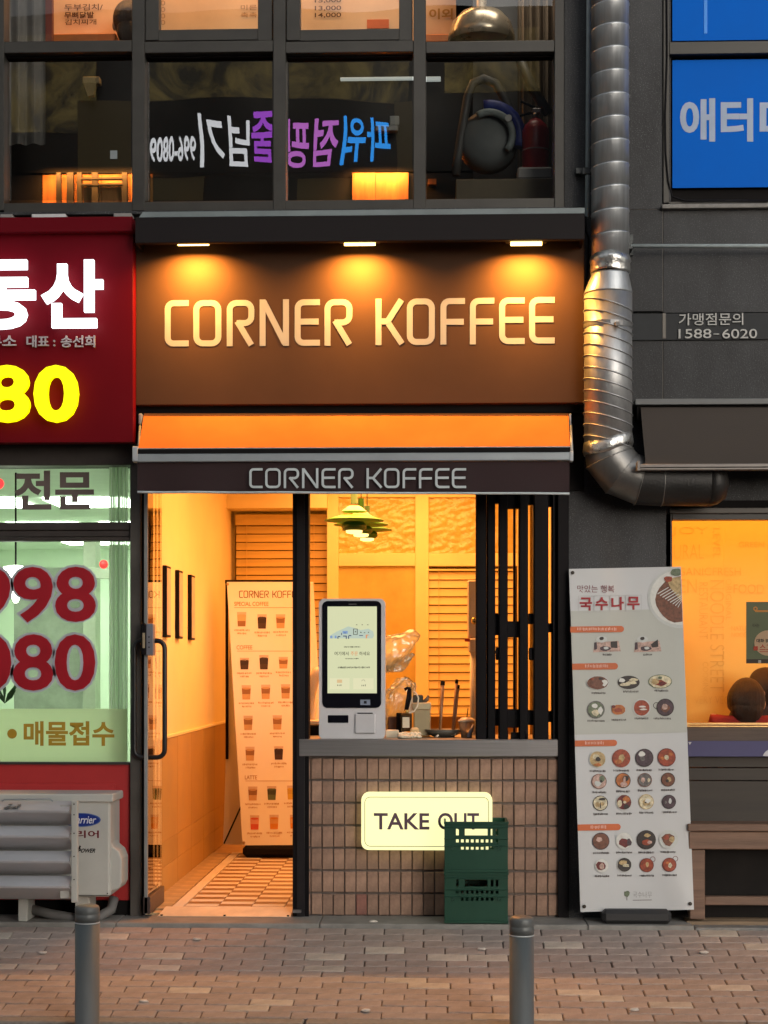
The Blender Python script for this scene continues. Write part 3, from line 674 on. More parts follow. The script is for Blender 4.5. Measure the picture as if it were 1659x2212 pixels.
for k, (u0, v0, u1, v1, mm) in enumerate(((0, 462.5, 27, 470, 'e'), (68, 462, 142, 471, 'w'), (245, 460.5, 284, 469, 'e'), (330, 0, 0, 0, ''))):
    if not mm: continue
    m = MB(); m.px(u0, v0, u1, v1, -.19, -.11, .003)
    tag(m.build('bracket' if mm == 'e' else 'junction_box', M('pale_box2', (0.55, .56, .56) if mm == 'w' else (0.28, .27, .26), .5) if mm == 'w' else M('bracket_grey', (0.25, .24, .23), .6)),
        {0: 'grey bracket on top of the red sign at the frame edge', 68: 'white junction box on top of the red sign', 245: 'grey bracket on top of the red sign next to the brown hood'}[u0], 'bracket' if mm == 'e' else 'junction box')

# ------------------------------------------------------------------ estate agency front
ag = thing('estate_agency', 'brown framed shop front with green lit window and red base panels', 'shop front', (-2.0, 0, 0))
frm = M('brown_frame', (0.045, 0.036, 0.032), 0.5, 0.2, var=0.25, scale=6)
red2 = M('panel_red', (0.40, 0.022, 0.022), 0.5, var=0.1, scale=4)
for q_ in ((-560, 958, 290, 1006, -0.05, 0.06, .003), (-560, 1129, 281, 1146, -0.02, 0.06, .003), (-560, 1147, 281, 1160, -.012, .06, .002), (-560, 1161, 281, 1169, -0.02, 0.06, .002), (-560, 1646, 281, 1651, -.02, .06)):
    m = MB(); m.px(*q_); m.build('frame_rail', frm, ag)
m = MB(); m.px(281, 958, 304, 1985, -0.04, 0.10, .003); m.build('jamb', M('jamb_brown', (0.075, 0.066, 0.058), 0.5, .1, var=.3, scale=5), ag)
m = MB(); m.px(-560, 1650, 280, 1943, -0.01, 0.05, .002); m.build('base_panel', red2, ag)
m = MB(); m.px(-560, 1692, 249, 1943, -0.026, -0.008, .006); m.build('raised_panel', red2, ag)
m = MB(); m.px(-560, 1944, 281, 1990, 0.0, 0.05); m.build('plinth', blackm, ag)
agl = glass('agency_glass', 0.07, (0.88, 0.96, 0.88)); frost = glass('frosted_film', 0.05, (0.9, 1, .9), film=(0.92, 0.98, 0.66), filmfac=.93)
for v0, v1 in ((1006, 1129), (1169, 1646)):
    m = MB(); m.quad([at(-560, v1, .03), at(281, v1, .03), at(281, v0, .03), at(-560, v0, .03)]); m.build('pane', agl, ag)
m = MB(); m.quad([at(-560, 1648, .027), at(275, 1648, .027), at(275, 1531, .027), at(-560, 1531, .027)]); m.build('film', frost, ag)
dred = M('sticker_red', (0.36, 0.002, 0.012), .5); gout = M('sticker_outline', (0.45, .46, .50), .5); dbr = M('sticker_brown', (0.14, .105, .095), .5); gold = M('sticker_gold', (0.42, .24, .015), .5)
for txt, u0, u1, v0, v1 in (('998', -63, 207, 1224, 1345), ('080', -63, 206, 1370, 1492)):
    b = MB(); b.ptext(txt, u0 - 5, v0 - 5, u1 + 5, v1 + 5, .0245, .055); b.build('numeral_outline', gout, ag)
    b = MB(); b.ptext(txt, u0, v0, u1, v1, .0225, .022); b.build('numeral', dred, ag)
b = MB(); b.ptext('전문', 31, 1016, 203, 1101, .024, .03); b.build('lettering', dbr, ag)
b = MB(); b.ptext('매물접수', 51, 1558, 247, 1611, .024, .028); b.build('lettering', gold, ag)
c = at(26, 1585, .024); r_ = 10.7 / sc(0)
b = MB(); b.prism([(c.x + r_ * math.cos(a * .3927), c.z + r_ * math.sin(a * .3927)) for a in range(16)], c.y, c.y + .001); b.build('dot', gold, ag)
c = at(-3, 1045, .02); b = MB(); b.lathe(c, [(.03, 0), (.03, .004)], 16, axis='Y'); b.build('red_mark', E_('led_red', (1, .03, .03), 2.0), ag)
c = at(224, 1217, .6)
# the lit office behind it
offw = M('office_wall', (0.74, 0.83, 0.70), .8, var=.06, scale=2); offd = M('office_dim', (0.42, .46, .36), .7, var=.15)
OX0, OX1, OY1 = -5.2, -1.72, 8.2
m = MB(); m.box(OX0, OX1, .12, OY1, -.1, 0.02); struct('office_floor', m, offd)
m = MB(); m.box(OX0, OX1, .12, OY1, 2.62, 2.7); struct('office_ceiling', m, M('office_ceiling_paint', (.7, .78, .68), .8, var=.05))
m = MB(); m.box(OX0, OX1, OY1, OY1 + .1, 0, 2.62); m.box(OX0 - .1, OX0, .12, OY1, 0, 2.62); m.box(OX1, OX1 + .05, .12, OY1, 0, 2.62); struct('office_wall', m, offw)
for i, (x, y) in enumerate(((-2.6, 3.2), (-3.4, 3.2), (-2.6, 5.2), (-3.4, 5.2), (-2.4, 7.0), (-3.4, 7.0))):
    m = MB(); m.box(x - .30, x + .30, y - .3, y + .3, 2.60, 2.619, .003)
    tag(m.build('ceiling_light', E_('panel_light', (.92, 1.0, .86), 15)), 'square agency ceiling light, %s row from the glass, %s the coffee shop' % (('nearest', 'middle', 'farthest')[i // 2], ('nearer to', 'farther from')[i % 2]), 'ceiling light', 'ceiling lights inside the agency')
m = MB(); m.px(180, 1130, 206, 1540, 4.2, 4.4); tag(m.build('office_column', offd), 'dim column standing in the office behind the agency glass', 'column')
m = MB(); m.px(30, 1225, 181, 1540, 4.6, 4.8, .005); tag(m.build('office_cabinet', M('office_grey', (.36, .40, .33), .6, var=.2)), 'dull grey cabinet at the back of the office', 'cabinet')
m = MB(); m.px(150, 1226, 268, 1250, 4.1, 4.15, .004); tag(m.build('office_beam', offd), 'dim beam crossing the office wall above the numerals', 'beam')
hl = thing('pendant_lamp', 'bright white tapered lamp hanging inside the agency window', 'lamp', at(34, 1300, 1.4))
c = at(34, 1292, 1.4); m = MB(); m.lathe(c, [(.012, -.03), (.07, .10), (.078, .20), (.02, .21)], 16); m.build('shade', E_('bulb_white', (1, 1, .9), 9), hl)
m = MB(); m.tube([(c.x, c.y, c.z + .2), (c.x, c.y, 2.62)], .006, 6); m.build('cord', blackm, hl)
c = at(224, 1219, 3.8); m = MB(); m.sphere(c, .035, u=10, v=6); tag(m.build('alarm_light', E_('led_red', (1, .03, .03), 2.0)), 'small red light glowing on the office wall', 'alarm light')
m = MB()
for i in range(9): 
    a = random.uniform(0, 6.28); c = at(10, 1520, 1.2); L_ = random.uniform(.1, .25); e = Vector((math.cos(a) * L_ * .7, math.sin(a) * L_ * .3, L_ * .8)); w_ = Vector((-.012, 0, .006))
    m.quad([c, c + e * .5 + w_, c + e, c + e * .5 - w_])
tag(m.build('potted_plant', M('leaf_green', (.03, .09, .03), .6, var=.3)), 'dark green leafy plant low behind the agency glass', 'plant')
cu = MB(); ptc = [at(236 + 40 * i / 24, 1300, .18 + .015 * math.sin(i * 1.1)) for i in range(25)]
for a, b in zip(ptc, ptc[1:]): cu.quad([(a.x, a.y, .85), (b.x, b.y, .85), (b.x, b.y, 2.6), (a.x, a.y, 2.6)])
tag(cu.build('curtain', glass('sheer_curtain', .03, (.9, 1, .9), .5, film=(.86, .95, .78), filmfac=.85)), 'pale bunched curtain beside the agency window jamb', 'curtain')

# ------------------------------------------------------------------ air conditioner in front of the agency
ac = thing('air_conditioner', 'grey white outdoor air conditioner unit with louvred front guard', 'air conditioner', (-2.1, -0.2, 0.0))
acm = M('ac_white', (0.47, 0.475, 0.44), .5, var=.08, scale=3); acd = M('louvre_grey', (0.46, 0.47, 0.495), .45, .1, var=.15, scale=4, stretch=(.4, 1, 1))
YA = -.30
m = MB(); m.px(-60, 1722, 238, 1937, YA, -.03, .012); m.build('body', acm, ac)
m = MB(); m.px(-60, 1715, 244, 1733, YA - .012, -.025, .006); m.build('top', acm, ac)
pts = [at(u, v, -.2) for u, v in ((236, 1743), (244, 1743), (245, 1815), (250, 1826), (262, 1836), (268, 1852), (268, 1905), (262, 1917), (236, 1925))]
m = MB(); m.prism([(p.x, p.z) for p in reversed(pts)], -.27, -.08); o = m.build('valve_cover', acm, ac); o.modifiers.new('b', 'BEVEL').width = .012; o.modifiers['b'].segments = 3
c = at(175, 1771, YA - .003); sx, sz = 43 / sc(YA), 15 / sc(YA)
m = MB(); m.prism([(c.x + sx * math.cos(a * math.pi / 16), c.z + sz * math.sin(a * math.pi / 16)) for a in range(32)], c.y, c.y + .003); m.build('badge', M('badge_blue', (.01, .035, .25), .4), ac)
c2 = c.copy()
m = MB(); m.stroke([(c.x + sx * .96 * math.cos(a * math.pi / 16), c.z + sz * .94 * math.sin(a * math.pi / 16)) for a in range(32)], .003, c.y - .001, c.y, True); m.build('badge_rim', M('badge_rim_blue', (.10, .18, .40), .4), ac)
m = MB(); m.ptext('Carrier', 154, 1762, 208, 1779, YA - .0045, .01, 0, 0, .3); m.build('lettering', M('badge_white', (.7, .72, .75), .5), ac)
m = MB(); m.ptext('캐리어', 133, 1794, 213.5, 1810, YA - .001, .02); m.build('lettering', M('badge_red', (.16, .012, .02), .5), ac)
m = MB(); m.ptext('POWER', 168, 1833, 206, 1842, YA - .001, .03, 0, 0, .4); m.build('lettering', black, ac)
a, b, c = at(165, 1842, YA - .001), at(172, 1826, YA - .001), at(175, 1828, YA - .001); m = MB(); m.quad([a, at(169, 1842, YA - .001), c, b]); m.build('swoosh', black, ac)
zt = at(0, 1731, -.42).z; zb = at(0, 1947, -.42).z; step_ = (zt - zb) / 4
xa, xb = at(-60, 1800, -.42).x, at(154, 1800, -.42).x
for k in range(4):
    z1 = zt - k * step_; pr = []
    for j in range(13):
        t = j / 12; pr.append((-.395 - .080 * min(1, t / .36) ** .9 + .125 * max(0, (t - .36) / .64) ** 1.15, z1 - t * step_ * .98))
    back = [(y + .006 + .015 * (1 - abs(2 * i / 12 - 1)), z) for i, (y, z) in enumerate(pr)]
    m = MB(); lp = pr + list(reversed(back)); n_ = len(lp)
    A = [m.bm.verts.new((xa, y, z)) for y, z in lp]; B = [m.bm.verts.new((xb, y, z)) for y, z in lp]
    for i in range(n_):
        ff = m._f([A[i], A[(i + 1) % n_], B[(i + 1) % n_], B[i]])
    m._f(A); m._f(list(reversed(B))); m.build('louvre', acd, ac)
m = MB(); m.px(153.5, 1730, 167, 1950, -.478, -.445, .004); m.px(130, 1740, 150, 1760, -.44, -.31); m.px(130, 1920, 150, 1940, -.44, -.31); m.build('guard_frame', acm, ac)
m = MB(); ticks_ = random.Random(3)
for k in range(14): u_ = 7 + ticks_.uniform(0, 36); v_ = 1737 + ticks_.uniform(0, 9); m.px(u_, v_, u_ + ticks_.uniform(2, 6), v_ + 2, -.4785 - .0002 * k, -.44)
o_ = m.build('worn_sticker', M('sticker_dull', (.16, .165, .17), .6), ac); o_['kind'] = 'stuff'
for u_, v_ in ((160, 1737), (160, 1760), (160, 1800), (160, 1850), (160, 1900), (232, 1930), (231, 1728)):
    c = at(u_, v_, -.479 if u_ < 200 else -.301); m = MB(); m.lathe(c, [(.004, 0), (.004, .002)], 8, axis='Y'); m.build('screw', M('screw_dark', (.08, .08, .08), .4, .6), ac)
m = MB(); m.px(-60, 1933.5, 237, 1935, YA - .0015, YA + .002); m.build('panel_seam', M('seam_grey', (.10, .10, .09), .7), ac)
m = MB(); m.tube([at(4, 1731, -.43), at(10, 1727, -.43), at(108, 1725.5, -.43), at(114, 1731, -.43)], .004, 6); m.build('guard_handle', alu, ac)
for u0, u1 in ((163, 194), (40, 60)):
    a = at(u0, 1937, -.24); b = at(u1, 1937, -.24); m = MB(); m.box(a.x, b.x, -.25, -.08, 0, .165, .004); m.build('foot', acm, ac)
m = MB(); m.tube([at(60, 1962, -.12), at(110, 1975, -.16), at(170, 1985, -.18), at(215, 1980, -.16), at(240, 1965, -.1), at(246, 1940, -.06)], .028, 10); tag(m.build('drain_hose', M('hose_pale', (.16, .155, .15), .6)), 'grey drain hose sagging under the air conditioner', 'hose')
SHOP_W = 105.0
# ------------------------------------------------------------------ coffee shop opening: posts, glass door
sf = thing('coffee_shop', 'black metal frame posts around the coffee shop door and hatch', 'shop frame', (-.7, 0, 0))
m = MB(); m.px(632, 1050, 667, 1990, -0.02, 0.09, .003); m.build('post', black, sf)
m = MB(); m.px(641, 1060, 658, 1990, -0.026, -0.018, .002); m.build('post_rib', M('post_rib_black', (.02, .018, .02), .35, .3), sf)
m = MB(); m.px(1205, 1050, 1229, 1995, -0.02, 0.09, .003); m.build('post', black, sf)
m = MB(); m.px(304, 1050, 312, 1985, -0.0, 0.02, .002); m.build('jamb', black, sf)
m = MB(); m.box(-1.66, .75, .12, .2, 2.50, 2.9); m.build('head', black, sf)
m = MB(); m.px(632, 1966, 650, 1972, -0.06, 0.0); m.build('floor_track', steel, sf)
m = MB(); p0 = [at(344, 1979, -.02), at(629, 1979, -.02)]
th_ = thing('door_threshold', 'orange lit metal threshold plate across the open doorway', 'threshold', (-1.1, 0, 0))
x0, x1 = at(343, 1979, -.02).x, at(629, 1979, -.02).x
A_ = [m.bm.verts.new(p) for p in ((x0, -.055, .001), (x1, -.055, .001), (x1, .10, .030), (x0 + .02, .10, .030))]; B_ = [m.bm.verts.new(p) for p in ((x0, -.055, .004), (x1, -.055, .004), (x1, .10, .034), (x0 + .02, .10, .034))]
m._f(B_); m._f(list(reversed(A_)))
for i_ in range(4): m._f([A_[i_], A_[(i_ + 1) % 4], B_[(i_ + 1) % 4], B_[i_]])
m.build('plate', M('brass_plate', (.70, .60, .46), .42, .25, var=.2, scale=5), th_)
for u in (349, 485, 622):
    c = at(u, 1976, -.05); m = MB(); m.box(c.x - .006, c.x + .006, -.054, -.042, .003, .011); m.build('clip', black, th_)
gd = thing('glass_door', 'open clear glass door leaf with long black loop handle and grey lock', 'door', (-1.61, 0, 0.02))
XD = -1.594
dgl = glass('door_glass', 0.10, (.96, .97, .95))
m = MB(); m.box(XD - .005, XD + .005, -.088, .36, .12, 2.50); m.build('pane', dgl, gd)
m = MB(); m.box(XD - .014, XD + .006, -.102, -.088, .02, 2.5, .002); m.build('edge_strip', M('edge_grey', (.30, .31, .30), .4, .3), gd)
m = MB(); m.box(XD - .02, XD + .02, -.102, .36, .02, .115, .003); m.build('bottom_rail', M('rail_brown', (.07, .05, .045), .4, .3), gd)
for sgn, w_ in ((1, .088), (-1, .068)):
    zt, zb = at(313, 1384, -.068).z, at(313, 1636, -.068).z; x_ = XD + sgn * .006; r_ = .042
    pth = [(x_, -.068, zt)] + [(x_ + sgn * (w_ - r_ + r_ * math.sin(a)), -.068, zt - r_ + r_ * math.cos(a)) for a in [i * math.pi / 10 for i in range(6)]] + [(x_ + sgn * (w_ - r_ + r_ * math.cos(a)), -.068, zb + r_ - r_ * math.sin(a)) for a in [i * math.pi / 10 for i in range(6)]] + [(x_, -.068, zb)]
    m = MB(); m.tube(pth, .0135, 12); m.build('handle', M('handle_black', (.012, .012, .013), .35, .2), gd)
lk = MB(); lk.px(304, 1346, 315, 1415, -.13, -.05, .008); lo = lk.build('lock', black, gd)
lk = MB(); lk.px(315, 1347, 331, 1416, -.128, -.05, .005); lk.build('lock_case', M('lock_grey', (.22, .22, .25), .4, .3), lo)
lk = MB(); lk.px(308, 1367, 313, 1400, -.134, -.13); lk.build('latch', M('latch_tan', (.35, .28, .18), .4), lo)
for v in (1376, 1388, 1398):
    c = at(322, v, -.128); lk = MB(); lk.lathe(c, [(.004, 0), (.004, .003)], 8, axis='Y'); lk.build('button', black, lo)

# ------------------------------------------------------------------ take-out counter
ct = thing('takeout_counter', 'brick faced take-out counter with brushed steel top', 'counter', (.15, .2, 0))
m = MB(); m.px(646, 1597, 1205.5, 1634, -0.03, .62, .003); m.build('steel_top', steel, ct)
m = MB(); m.px(647, 1634, 1207, 1979, 0.013, .45); m.build('mortar_bed', mortar, ct)
xa, xb = at(647, 1800, 0).x, at(1207.5, 1800, 0).x; zt, zb = at(900, 1637, 0).z, 0.002
nx, nz = 23, 7; px_, pz_ = (xb - xa) / nx, (zt - zb) / nz
bm_ = unit_box('brick', bricky, px_ - .0055, .05, pz_ - .0125, .0025); br_ = unit_box('brick', bricky_red, px_ - .0055, .05, pz_ - .0125, .0025)
for j in range(nz):
    for i in range(nx):
        if 1.0: shared('brick', br_ if (i, j) in ((5, 0), (17, 2)) else bm_, ct, (xa + (i + .5) * px_ + random.uniform(-.0012, .0012), .025 + random.uniform(-.003, .003), zb + (j + .5) * pz_ + random.uniform(-.0015, .0015)), (random.uniform(-.008, .008), random.uniform(-.010, .010), random.uniform(-.02, .02)))
ts = thing('takeout_sign', 'glowing pale yellow light box lettered TAKE OUT on the brick counter', 'sign', at(922, 1775, -.04))
c0, c1 = at(780.5, 1836, -.075), at(1063.5, 1713, -.075)
m = MB(); m.rrect(c0.x, c1.x, c0.z, c1.z, .04, -.075, -.004); m.build('light_box', E_('box_glow', (1.0, .96, .48), .92), ts)
c0, c1 = at(788, 1828, -.077), at(1055.5, 1722.5, -.077); r_ = .03
ptl = arc(c1.x - r_, c0.z + r_, r_, -90, 0) + arc(c1.x - r_, c1.z - r_, r_, 0, 90) + arc(c0.x + r_, c1.z - r_, r_, 90, 180) + arc(c0.x + r_, c0.z + r_, r_, 180, 270)
m = MB(); m.stroke(ptl, .0032, -.077, -.0755, True); m.build('border_line', M('sign_olive', (.22, .20, .08), .6), ts)
m = MB(); m.ptext('TAKE', 807.5, 1756.5, 927.5, 1791.5, -.0755, .018, .004); m.build('lettering', M('sign_plum', (.11, .06, .085), .6), ts)
m = MB(); m.ptext('OUT', 946, 1756, 1035, 1792, -.0755, .018, .004); m.build('lettering', M('sign_plum', (.11, .06, .085), .6), ts)

# green milk crates
crm = M('crate_green', (0.003, 0.046, 0.026), 0.42, var=.12, scale=6, bump=.05)
def crate(label, v0, v1, yf):
    a, b = at(960.5, v1, yf), at(1097, v0, yf); x0, x1, z0, z1 = a.x, b.x, a.z, b.z; Wd, Hh = x1 - x0, z1 - z0
    t = thing('milk_crate', label, 'crate', ((x0 + x1) / 2, yf + .12, z0), 'stacked green crates')
    def wall_panel(y0, y1):
        q = MB()
        X = lambda f_: x0 + f_ * Wd
        Zz = lambda f_: z1 - f_ * Hh
        cols = [.18 + k * .0785 for k in range(9)]; hw = .044
        rows_ = ((.14, .27), (.34, .41), (.48, .55))
        hx0, hx1 = .32, .68
        # horizontal bands
        q.box(X(0), X(1), y0, y1, Zz(.14), Zz(0)); q.box(X(0), X(1), y0, y1, Zz(1), Zz(.55)); q.box(X(0), X(1), y0, y1, Zz(.34), Zz(.27)); q.box(X(0), X(1), y0, y1, Zz(.48), Zz(.41))
        for ri, (ra, rb) in enumerate(rows_):
            cur = 0.0
            holes = [(c_, c_ + hw) for c_ in cols if not (ri == 0 and c_ + hw > hx0 - .02 and c_ < hx1 + .02)]
            if ri == 0: holes.append((hx0, hx1))
            if ri == 2: holes = [h for h in holes if h[0] > .2 and h[1] < .82]
            for h0, h1 in sorted(holes):
                q.box(X(cur), X(h0), y0, y1, Zz(rb), Zz(ra)); cur = h1
            q.box(X(cur), X(1), y0, y1, Zz(rb), Zz(ra))
        return q
    wall_panel(yf + .002, yf + .010).build('front_panel', crm, t)
    wall_panel(yf + .232, yf + .240).build('back_panel', crm, t)
    for xs_ in ((x0 - .001, x0 + .008), (x1 - .008, x1 + .001)):
        q = MB(); q.box(xs_[0], xs_[1], yf + .010, yf + .232, z0, z1); q.build('side_panel', crm, t)
    q = MB(); q.box(x0 + .008, x1 - .008, yf + .01, yf + .232, z0 + .004, z0 + .012); q.build('floor_panel', crm, t)
    q = MB()
    for za, zb_ in ((z1 - .012, z1 + .001), (z1 - .032, z1 - .026), (z1 - .345 * Hh, z1 - .325 * Hh), (z1 - .485 * Hh, z1 - .465 * Hh), (z0 + .002, z0 + .016)):
        q.box(x0 - .003, x1 + .003, yf - .004, yf + .001, za, zb_, .0015)
    q.box(x0 - .003, x1 + .003, yf + .241, yf + .245, z1 - .012, z1 + .001)
    q.box(x0 - .004, x0 - .001, yf - .004, yf + .245, z1 - .012, z1 + .001); q.box(x1 + .001, x1 + .004, yf - .004, yf + .245, z1 - .012, z1 + .001)
    q.build('rib', crm, t)
    for fx in (.135, .865):
        q = MB(); cc = Vector((x0 + fx * Wd, yf + .001, z1 - .525 * Hh)); q.lathe(cc, [(.0105, 0), (.0105, .005), (.007, .005), (.006, .001)], 14, axis='Y'); q.build('corner_boss', crm, t)
    return t
crate('green plastic crate with holed upper half, standing on the doorstep', 1885.5, 1995, -.268)
crate('green plastic crate, topmost of its stack, in front of the glowing sign', 1775.5, 1884.5, -.266)

# ------------------------------------------------------------------ folded black windows beside the hatch
fw = thing('folding_window', 'black folding window leaves pushed together beside the hatch', 'folding window', (.45, 0, 1.0))
leafs = ((1028, 1051), (1052, 1070), (1077.5, 1097), (1109, 1114), (1121, 1141), (1152.5, 1185), (1192, 1205))
for k, (u0, u1) in enumerate(leafs):
    m = MB(); m.px(u0, 1060, u1, 1597, (.0, .02, .0, .05, .01, .0, .02)[k], .11, .003); m.px(u0 + 3, 1060, min(u0 + 6, u1 - 1), 1597, -.006 if k != 3 else .045, .04); m.build('leaf', black, fw)
for (u0, u1, v0, v1) in ((1068, 1080, 1060, 1087), (1095, 1123, 1060, 1098), (1139, 1155, 1060, 1090), (1183, 1194, 1060, 1094), (1066, 1080, 1326, 1372), (1066, 1080, 1531, 1568), (1095, 1122, 1342, 1377), (1095, 1122, 1532, 1572), (1104, 1122, 1582, 1597), (1142, 1154, 1325, 1348), (1183, 1195, 1346, 1366), (1183, 1195, 1536, 1560), (1140, 1153, 1534, 1566)):
    m = MB(); m.px(u0, v0, u1, v1, .04, .10, .002); m.build('rail', black, fw)
for u, v in ((1075, 1408), (1147, 1408)):
    m = MB(); m.px(u - 4, v - 9, u + 5, v + 18, .02, .06, .004); m.px(u - 5, v - 3, u, v + 4, .01, .03, .002); m.build('hinge', black, fw)
for u in (1032, 1049, 1093, 1136, 1180):
    c = at(u, 1592, .02); m = MB(); m.lathe(Vector((c.x, c.y, at(u, 1597, 0).z)), [(.012, 0), (.012, .045), (.008, .06)], 10); m.build('pivot', black, fw)

# ------------------------------------------------------------------ coffee shop interior
RX0, RX1, RY0, RY1, RZ = -1.655, 0.78, 0.10, 4.10, 2.92
cw = M('shop_cream_paint', (0.80, 0.69, 0.35), .75, var=.05, scale=2)
dado = M('dado_tan_tile', (0.40, 0.25, 0.075), .42, var=.15, scale=2.5, rand=.06)
dado_g = M('dado_grout', (.55, .38, .20), .8)
m = MB(); m.box(RX0 - .06, RX0, RY0 + .0, RY1, -.05, RZ); wl = struct('shop_side_wall', m, cw)
m = MB(); m.box(RX1, RX1 + .06, RY0, RY1, -.05, RZ); struct('shop_right_wall', m, cw)
m = MB(); m.box(RX0, RX1, RY1, RY1 + .06, -.05, RZ); wb = struct('shop_back_wall', m, cw)
m = MB(); m.box(RX0, RX1, RY0 + .1, RY1, RZ, RZ + .06); struct('shop_ceiling', m, cw)
flo = MB(); flo.box(RX0, RX1, .02, RY1, -.06, .010); flo = struct('shop_floor', flo, dado_g)
ft_l = M('floor_tile_light', (.70, .66, .58), .42, var=.12, scale=4, rand=.05); ft_d = M('floor_tile_dark', (.25, .14, .055), .4, var=.2, scale=4, rand=.08)
TW, TD = .19, .094
tl = unit_box('floor_tile', ft_l, TW - .004, TD - .003, .014, .001); td = unit_box('floor_tile', ft_d, TW - .004, TD - .003, .014, .001)
bt = unit_box('border_tile', M('border_tan', (.40, .30, .17), .5, var=.35, scale=9), .14, .18, .014, .001)
for j in range(29):
    for i in range(9):
        x = RX0 + .30 + (i + .5) * TW - .08; y = .115 + (j + .5) * TD
        if x > .0 and j < 40: continue
        if y > 2.75 and x > -1.1: continue
        shared('floor_tile', tl if (i + j) % 2 else td, flo, (x, y, .0135), (0, 0, random.uniform(-.004, .004)))
for j in range(15):
    shared('floor_tile', bt, flo, (RX0 + .075, .20 + j * .184, .0135))
m = MB(); m.box(RX0 + .155, RX0 + .215, .11, 2.9, .006, .021, .001); m.build('floor_strip', ft_l, flo)
# tan dado boards on the side wall, then on the back wall
for k in range(7):
    for z0, z1 in ((.02, .17), (.172, .325), (.327, .94)):
        m = MB(); m.box(RX0 - .002, RX0 + .014, .12 + k * .57, .12 + (k + 1) * .57 - .003, z0, z1, .002); m.build('dado_panel', dado, wl)
m = MB(); m.box(RX0 - .002, RX0 + .02, .12, RY1, .941, .958, .002); m.build('dado_cap', cw, wl)
for k in range(4):
    m = MB(); m.box(RX0 + .02 + k * .6, RX0 + .02 + (k + 1) * .6 - .004, RY1 - .016, RY1 + .002, .02, 1.0, .002); m.build('dado_panel', dado, wb)
YBk = RY1
# alcove with wooden blind
slatm = M('blind_wood', (.60, .44, .13), .5, var=.15, scale=3, stretch=(.4, 6, 6), rand=.07)
slat2 = M('blind_wood_pale', (.70, .58, .24), .5, var=.1, scale=3, stretch=(.4, 6, 6), rand=.05)
def blind(label, u0, v0, u1, v1, n, y, mat, head):
    t = thing('window_blind', label, 'blind', at((u0 + u1) / 2, v1, y))
    a, b = at(u0, v1, y), at(u1, v0, y)
    p_ = (b.z - a.z - head) / n; me = unit_box('slat', mat, b.x - a.x, .010, p_ - .005, .001)
    for i in range(n):
        shared('slat', me, t, ((a.x + b.x) / 2, y + .012, b.z - head - (i + .5) * p_), (math.radians(-14), random.uniform(-.002, .002), 0))
    m = MB(); m.box(a.x - .005, b.x + .005, y - .02, y + .035, b.z - head + .004, b.z, .003); m.build('head_rail', mat, t)
    m = MB(); m.box(a.x, b.x, y - .008, y + .022, a.z - .02, a.z - .002, .003); m.build('bottom_rail', mat, t)
    for f_ in (.12, .86):
        x = a.x + (b.x - a.x) * f_; m = MB(); m.tube([(x, y - .014, b.z), (x, y - .014, a.z)], .0022, 5); m.build('ladder_cord', slatm, t)
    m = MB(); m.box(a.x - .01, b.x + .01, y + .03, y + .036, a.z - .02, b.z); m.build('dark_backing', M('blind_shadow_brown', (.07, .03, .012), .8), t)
    return t
blind('tan slatted blind in the alcove behind the menu banner', 510, 1111, 706, 1545, 23, 4.02, slatm, .09)
m = MB(); m.box(RX0, at(706, 1100, 3.75).x, 3.75, RY1, at(600, 1097, 3.75).z, RZ)
m.build('alcove_beam', cw, wb)
# white lattice partition with patterned glass
lat = thing('lattice_partition', 'white framed partition of rough patterned glass at the back', 'partition', at(800, 1600, 3.9))
YL = 3.88
latm = M('lattice_white', (.82, .74, .36), .6, var=.04)
patm = M('patterned_glass', (.60, .49, .13), .12, var=.1, scale=3, bump=1.0, bscale=26, spec=.9)
frost2 = M('frosted_pane', (.60, .47, .12), .35, var=.14, scale=4, bump=.25, bscale=12)
m = MB()
for (u0, u1) in ((706, 731), (897, 926), (1118, 1145)): m.px(u0, 1000, u1, 1640, YL, YL + .06, .004)
m.build('stile', latm, lat)
m = MB()
for (u0, u1) in ((731, 897), (926, 1118)):
    m.px(u0, 1195, u1, 1223, YL + .002, YL + .058, .004); m.px(u0, 1055, u1, 1074, YL + .002, YL + .058, .004)
m.build('rail', latm, lat)
for (u0, v0, u1, v1, mm) in ((731, 1074, 897, 1195, patm), (926, 1074, 1118, 1195, patm), (731, 1223, 897, 1620, frost2)):
    g_ = MB(); nn = 30 if mm is patm else 1
    a, b = at(u0, v1, YL + .03), at(u1, v0, YL + .03)
    for i in range(nn):
        for j in range(nn):
            xa_, xb_ = a.x + (b.x - a.x) * i / nn, a.x + (b.x - a.x) * (i + 1) / nn; za_, zb_ = a.z + (b.z - a.z) * j / nn, a.z + (b.z - a.z) * (j + 1) / nn
            f_ = g_.quad([(xa_, a.y, za_), (xb_, a.y, za_), (xb_, a.y, zb_), (xa_, a.y, zb_)])
            f_.smooth = True
    bmesh.ops.remove_doubles(g_.bm, verts=g_.bm.verts, dist=1e-5)
    if mm is patm:
        for v_ in g_.bm.verts: v_.co.y += .012 * math.sin(v_.co.x * 61 + 2.3 * math.sin(v_.co.z * 37)) * math.sin(v_.co.z * 71 + 1.7 * math.sin(v_.co.x * 29)) + random.uniform(-.003, .003)
    g_.build('pane', mm, lat)
blind('pale slatted blind set in the white lattice partition', 926, 1229, 1110, 1543, 17, YL + .02, slat2, .02)
